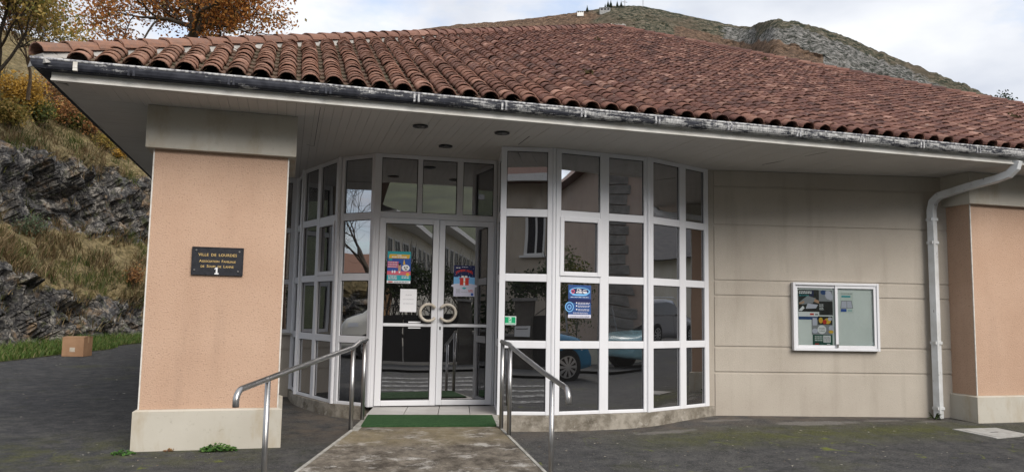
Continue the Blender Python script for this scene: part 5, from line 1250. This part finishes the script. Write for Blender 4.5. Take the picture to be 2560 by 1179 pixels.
# hillside closing the view to the west and south
mb = MB(); hs = []
for i in range(61):
    a = R(150+i*3.4); 
    for j in range(8):
        r = [30, 45, 60, 90, 140, 220, 360, 520][j] if True else 0; rr = r*(1.15 if 205 < 150+i*3.4 < 330 else .9)
        ag = 150+i*3.4; el = .045+.20*sst(205, 245, ag)*(1-sst(285, 320, ag)); zz_ = (-1 if j == 0 else .8+rr*el*[0, .25, .45, .6, .75, .9, 1, 1][j])*(1+.35*noise.noise(Vector((i*.17, j*.3, 4))))
        mb.v.append((2+math.cos(a)*rr-6, -6+math.sin(a)*rr, zz_))
mb.f = [(i*8+j, (i+1)*8+j, (i+1)*8+j+1, i*8+j+1) for i in range(60) for j in range(7)]; mb.mi = [0]*len(mb.f)
structure(mb.build('hillside', simple('hill_grass', (.085, .10, .045), (.045, .055, .028), .12, 1.), None, smooth=True))
h5 = thing('red_roof_house', 'long low house with a red roof beyond the car park', 'house', (-34, 3, 0)); MB().box(-38, -30, -6, 9, -1, 2.9).build('wall', M_HOUSE, h5)
MB().add([(-29.5, -6.5, 2.9), (-29.5, 9.5, 2.9), (-38.5, 9.5, 2.9), (-38.5, -6.5, 2.9), (-34, -4, 4.4), (-34, 7, 4.4)], [(0, 1, 5, 4), (1, 2, 5), (2, 3, 4, 5), (3, 0, 4)]).build('roof', M_TILE, h5)
tree('bare_tree', 'bare tree on the meadow west of the car park', 'tree', (-17.5, .6, 1.2), 2.2, .10, 4, None, 0, 0, 0, 90, None, M_BARK, nchild=(3, 4), up=.25, spread=.9, shrink=.76)

# ------------------------------------------------------------------ vehicles
M_TYRE = simple('tyre', (.018, .018, .018), rough=.9); M_RIM = simple('alloy_rim', (.55, .56, .57), rough=.3, metal=.8); M_CGL = simple('car_glass', (.012, .014, .016), rough=.05, spec=.6); M_TRIM = simple('black_trim', (.02, .02, .02), rough=.6)
M_HL = simple('headlight_glass', (.70, .72, .75), rough=.1); M_TL = simple('tail_light', (.35, .02, .02), rough=.2); M_ORG = simple('indicator', (.60, .18, .03), rough=.3)
def paint(n, c): k = NT(n); return k.done(k.bsdf(c, .25, .0, None, .5, **{'Coat Weight': .6}))
def vehicle(name, label, cat, x, y, rz, L, W, prof, belt, glass, paintm, wb, wr, mirror=True, roofrail=False):
    """prof: side outline (x forward, z) of the whole body, top line from tail to nose; belt: shoulder height; glass: outline of the side glass"""
    z0 = ground(x, y); t = thing(name, label, cat, (x, y, z0)); ca, sa = math.cos(rz), math.sin(rz)
    def g(p): return (x+p[0]*ca-p[1]*sa, y+p[0]*sa+p[1]*ca, z0+p[2])
    hw = W/2
    def halfw(z): return hw*(1-.05*max(0, (.45-z)/.45)) if z < belt else hw-(z-belt)*.28
    mb = MB(); secs = []
    xs = np.linspace(-L/2, L/2, 34); px_, pz_ = zip(*prof); rows = 7
    for xx in xs:
        zt = float(np.interp(xx, px_, pz_)); zb2 = .22+.10*abs(2*xx/L)**6; e = 1-.16*abs(2*xx/L)**5; sec = []
        for r_ in range(rows):
            z = zb2+(zt-zb2)*r_/(rows-1); wv = halfw(z)*e*(1-.10*(r_ == rows-1)); sec.append((xx, wv, z))
        full = [(p[0], -p[1], p[2]) for p in sec]+[p for p in reversed(sec)]; secs.append(full)
    n = len(secs[0])
    for s in secs: mb.v += [g(p) for p in s]
    for i in range(len(secs)-1):
        for j in range(n): mb.f.append((i*n+j, (i+1)*n+j, (i+1)*n+(j+1) % n, i*n+(j+1) % n)); mb.mi.append(0)
    mb.f += [tuple(range(n)), tuple(reversed([(len(secs)-1)*n+j for j in range(n)]))]; mb.mi += [0, 0]
    body = mb.build('body', paintm, t, smooth=True)
    for s in (-1, 1):
        m = MB(); m.add([g((a, s*(halfw(b)+.012), b)) for a, b in glass]+[g((a, s*(halfw(b)-.02), b)) for a, b in glass], [tuple(range(len(glass))) if s > 0 else tuple(reversed(range(len(glass))))]+[(i, (i+1) % len(glass), len(glass)+(i+1) % len(glass), len(glass)+i) for i in range(len(glass))]); m.build('side_window', M_CGL, t)
        for wx in wb:
            q = g((wx, s*(hw-.11), wr)); o = g((wx, s*(hw+.015), wr)); w1 = MB().tube([q, o], wr, 24).build('wheel', M_TYRE, t)
            rm = MB(); c0 = Vector(g((wx, s*(hw+.017), wr))); fx = Vector((ca, sa, 0)); fz = Vector((0, 0, 1)); on = Vector(g((0, s, 0)))-Vector(g((0, 0, 0)))
            for a in range(10):
                th = a*math.pi/5; dd = fx*math.cos(th)+fz*math.sin(th); pp = fx*-math.sin(th)+fz*math.cos(th)
                rm.add([c0+pp*.012+on*.012, c0+dd*wr*.68+pp*.035+on*.004, c0+dd*wr*.68-pp*.035+on*.004, c0-pp*.012+on*.012], [(0, 1, 2, 3)])
            rm.tube([c0+on*.002, c0+on*.014], wr*.17, 12)
            for a in range(24):
                t1, t2 = a*math.pi/12, (a+1)*math.pi/12; v1, v2 = fx*math.cos(t1)+fz*math.sin(t1), fx*math.cos(t2)+fz*math.sin(t2)
                rm.add([c0+v1*wr*.66+on*.006, c0+v2*wr*.66+on*.006, c0+v2*wr*.73+on*.006, c0+v1*wr*.73+on*.006], [(0, 1, 2, 3)])
            rm.build('rim', M_RIM, w1)
            MB().tube([g((wx, s*(hw-.25), wr+.01)), g((wx, s*(hw+.004), wr+.01))], wr*1.16, 24).build('wheel_arch', M_TRIM, t)
        if mirror:
            gx_ = max(a for a, b in glass)-.28; m = MB(); zm = belt+.08
            m.hexa([g(p) for p in [(gx_-.07, s*(hw+.02), zm-.05), (gx_+.10, s*(hw+.02), zm-.03), (gx_+.08, s*(hw+.22), zm-.02), (gx_-.07, s*(hw+.22), zm-.05), (gx_-.07, s*(hw+.02), zm+.10), (gx_+.05, s*(hw+.02), zm+.09), (gx_+.03, s*(hw+.22), zm+.09), (gx_-.07, s*(hw+.22), zm+.11)]]); m.build('mirror', M_RIM if name == 'blue_car' else M_TRIM, t, bevel=.02)
        zn = float(np.interp(L/2-.25, px_, pz_)); m = MB(); m.hexa([g(p) for p in [(L/2-.42, s*(hw*.55), zn-.22), (L/2-.06, s*(hw*.52), zn-.25), (L/2-.30, s*(hw*.93), zn-.20), (L/2-.62, s*(hw*.97), zn-.15), (L/2-.42, s*(hw*.55), zn-.10), (L/2-.09, s*(hw*.52), zn-.14), (L/2-.34, s*(hw*.93), zn-.08), (L/2-.62, s*(hw*.97), zn-.05)]]); m.build('headlight', M_HL, t)
        m = MB(); m.hexa([g(p) for p in [(-L/2-.005, s*hw*.60, .78), (-L/2+.2, s*hw*.60, .78), (-L/2+.2, s*hw*.93, .78), (-L/2+.02, s*hw*.90, .78), (-L/2-.005, s*hw*.60, .98), (-L/2+.2, s*hw*.60, .98), (-L/2+.2, s*hw*.93, .98), (-L/2+.02, s*hw*.90, .98)]]); m.build('tail_light', M_TL, t)
        if roofrail: MB().tube([g((-L*.32, s*(hw-.22), max(pz_)+.0)), g((-L*.25, s*(hw-.2), max(pz_)+.05)), g((L*.10, s*(hw-.2), max(pz_)+.05)), g((L*.16, s*(hw-.22), max(pz_)-.02))], .02, 6).build('roof_rail', M_RIM, t)
    # windscreen and rear screen follow the top line
    def screen(a, b, nm):
        m = MB(); za, zb4 = float(np.interp(a, px_, pz_)), float(np.interp(b, px_, pz_)); wa, wb_ = halfw(za)*.86, halfw(zb4)*.86
        m.add([g((a, -wa, za+.012)), g((a, wa, za+.012)), g((b, wb_, zb4+.012)), g((b, -wb_, zb4+.012)), g((a, -wa, za-.02)), g((a, wa, za-.02)), g((b, wb_, zb4-.02)), g((b, -wb_, zb4-.02))], [(0, 1, 2, 3), (4, 7, 6, 5), (0, 4, 5, 1), (1, 5, 6, 2), (2, 6, 7, 3), (3, 7, 4, 0)]); m.build(nm, M_CGL, t)
    gf = sorted(glass); 
    screen(*scr_[0], 'windscreen'); screen(*scr_[1], 'rear_window')
    m = MB()
    for xx in (-.02, .95): 
        for s in (-1, 1): m.hexa([g((xx-.004, s*(hw-.01), .35)), g((xx+.004, s*(hw-.01), .35)), g((xx+.004, s*(hw+.0025), .35)), g((xx-.004, s*(hw+.0025), .35)), g((xx-.004, s*(hw-.01), belt)), g((xx+.004, s*(hw-.01), belt)), g((xx+.004, s*(hw+.0025), belt)), g((xx-.004, s*(hw+.0025), belt))])
    m.build('door_gap', M_TRIM, t)
    return t, g
car_prof = [(-2.05, .62), (-2.0, .98), (-1.75, 1.22), (-1.25, 1.47), (-.4, 1.53), (.25, 1.46), (1.05, 1.02), (1.6, .92), (1.95, .78), (2.05, .55)]
car_gl = [(-1.55, 1.0), (.92, .97), (.35, 1.36), (-.35, 1.44), (-1.1, 1.38)]
scr_ = ((1.02, .32), (-1.85, -1.35))
t, g = vehicle('blue_car', 'bright blue hatchback parked facing right across the street', 'car', 7.05, -7.6, R(2), 4.1, 1.74, car_prof, .95, car_gl, paint('blue_paint', (.025, .20, .36)), (-1.28, 1.30), .315)
vehicle('pale_car', 'pale turquoise hatchback parked facing left by the fence', 'car', 13.7, -9.9, R(178), 4.1, 1.74, car_prof, .95, car_gl, paint('turquoise_paint', (.28, .48, .52)), (-1.28, 1.30), .315)
suv_prof = [(-2.25, .60), (-2.22, 1.05), (-2.05, 1.40), (-1.75, 1.66), (-.5, 1.72), (.45, 1.64), (1.15, 1.16), (1.95, 1.04), (2.2, .85), (2.27, .55)]
suv_gl = [(-1.80, 1.10), (1.02, 1.08), (.45, 1.50), (-.4, 1.60), (-1.55, 1.54)]
scr_ = ((1.12, .50), (-2.18, -1.85))
vehicle('grey_suv', 'grey off-road estate car with roof rails parked up the street', 'car', 24.5, -5.2, R(12), 4.5, 1.86, suv_prof, 1.05, suv_gl, paint('grey_paint', (.30, .30, .31)), (-1.36, 1.40), .36, True, True)
van_prof = [(-2.3, .55), (-2.3, 1.85), (-2.1, 1.98), (.55, 1.98), (.85, 1.90), (1.65, 1.18), (2.1, 1.02), (2.32, .80), (2.35, .5)]
van_gl = [(.28, 1.15), (1.45, 1.12), (.85, 1.72), (.28, 1.75)]
scr_ = ((1.60, .88), (-2.29, -2.20))
vehicle('white_van', 'white van parked on the verge left of the hall', 'van', -10.0, -.55, R(90), 4.7, 1.86, van_prof, 1.12, van_gl, paint('cream_paint', (.74, .72, .64)), (-1.45, 1.45), .32)
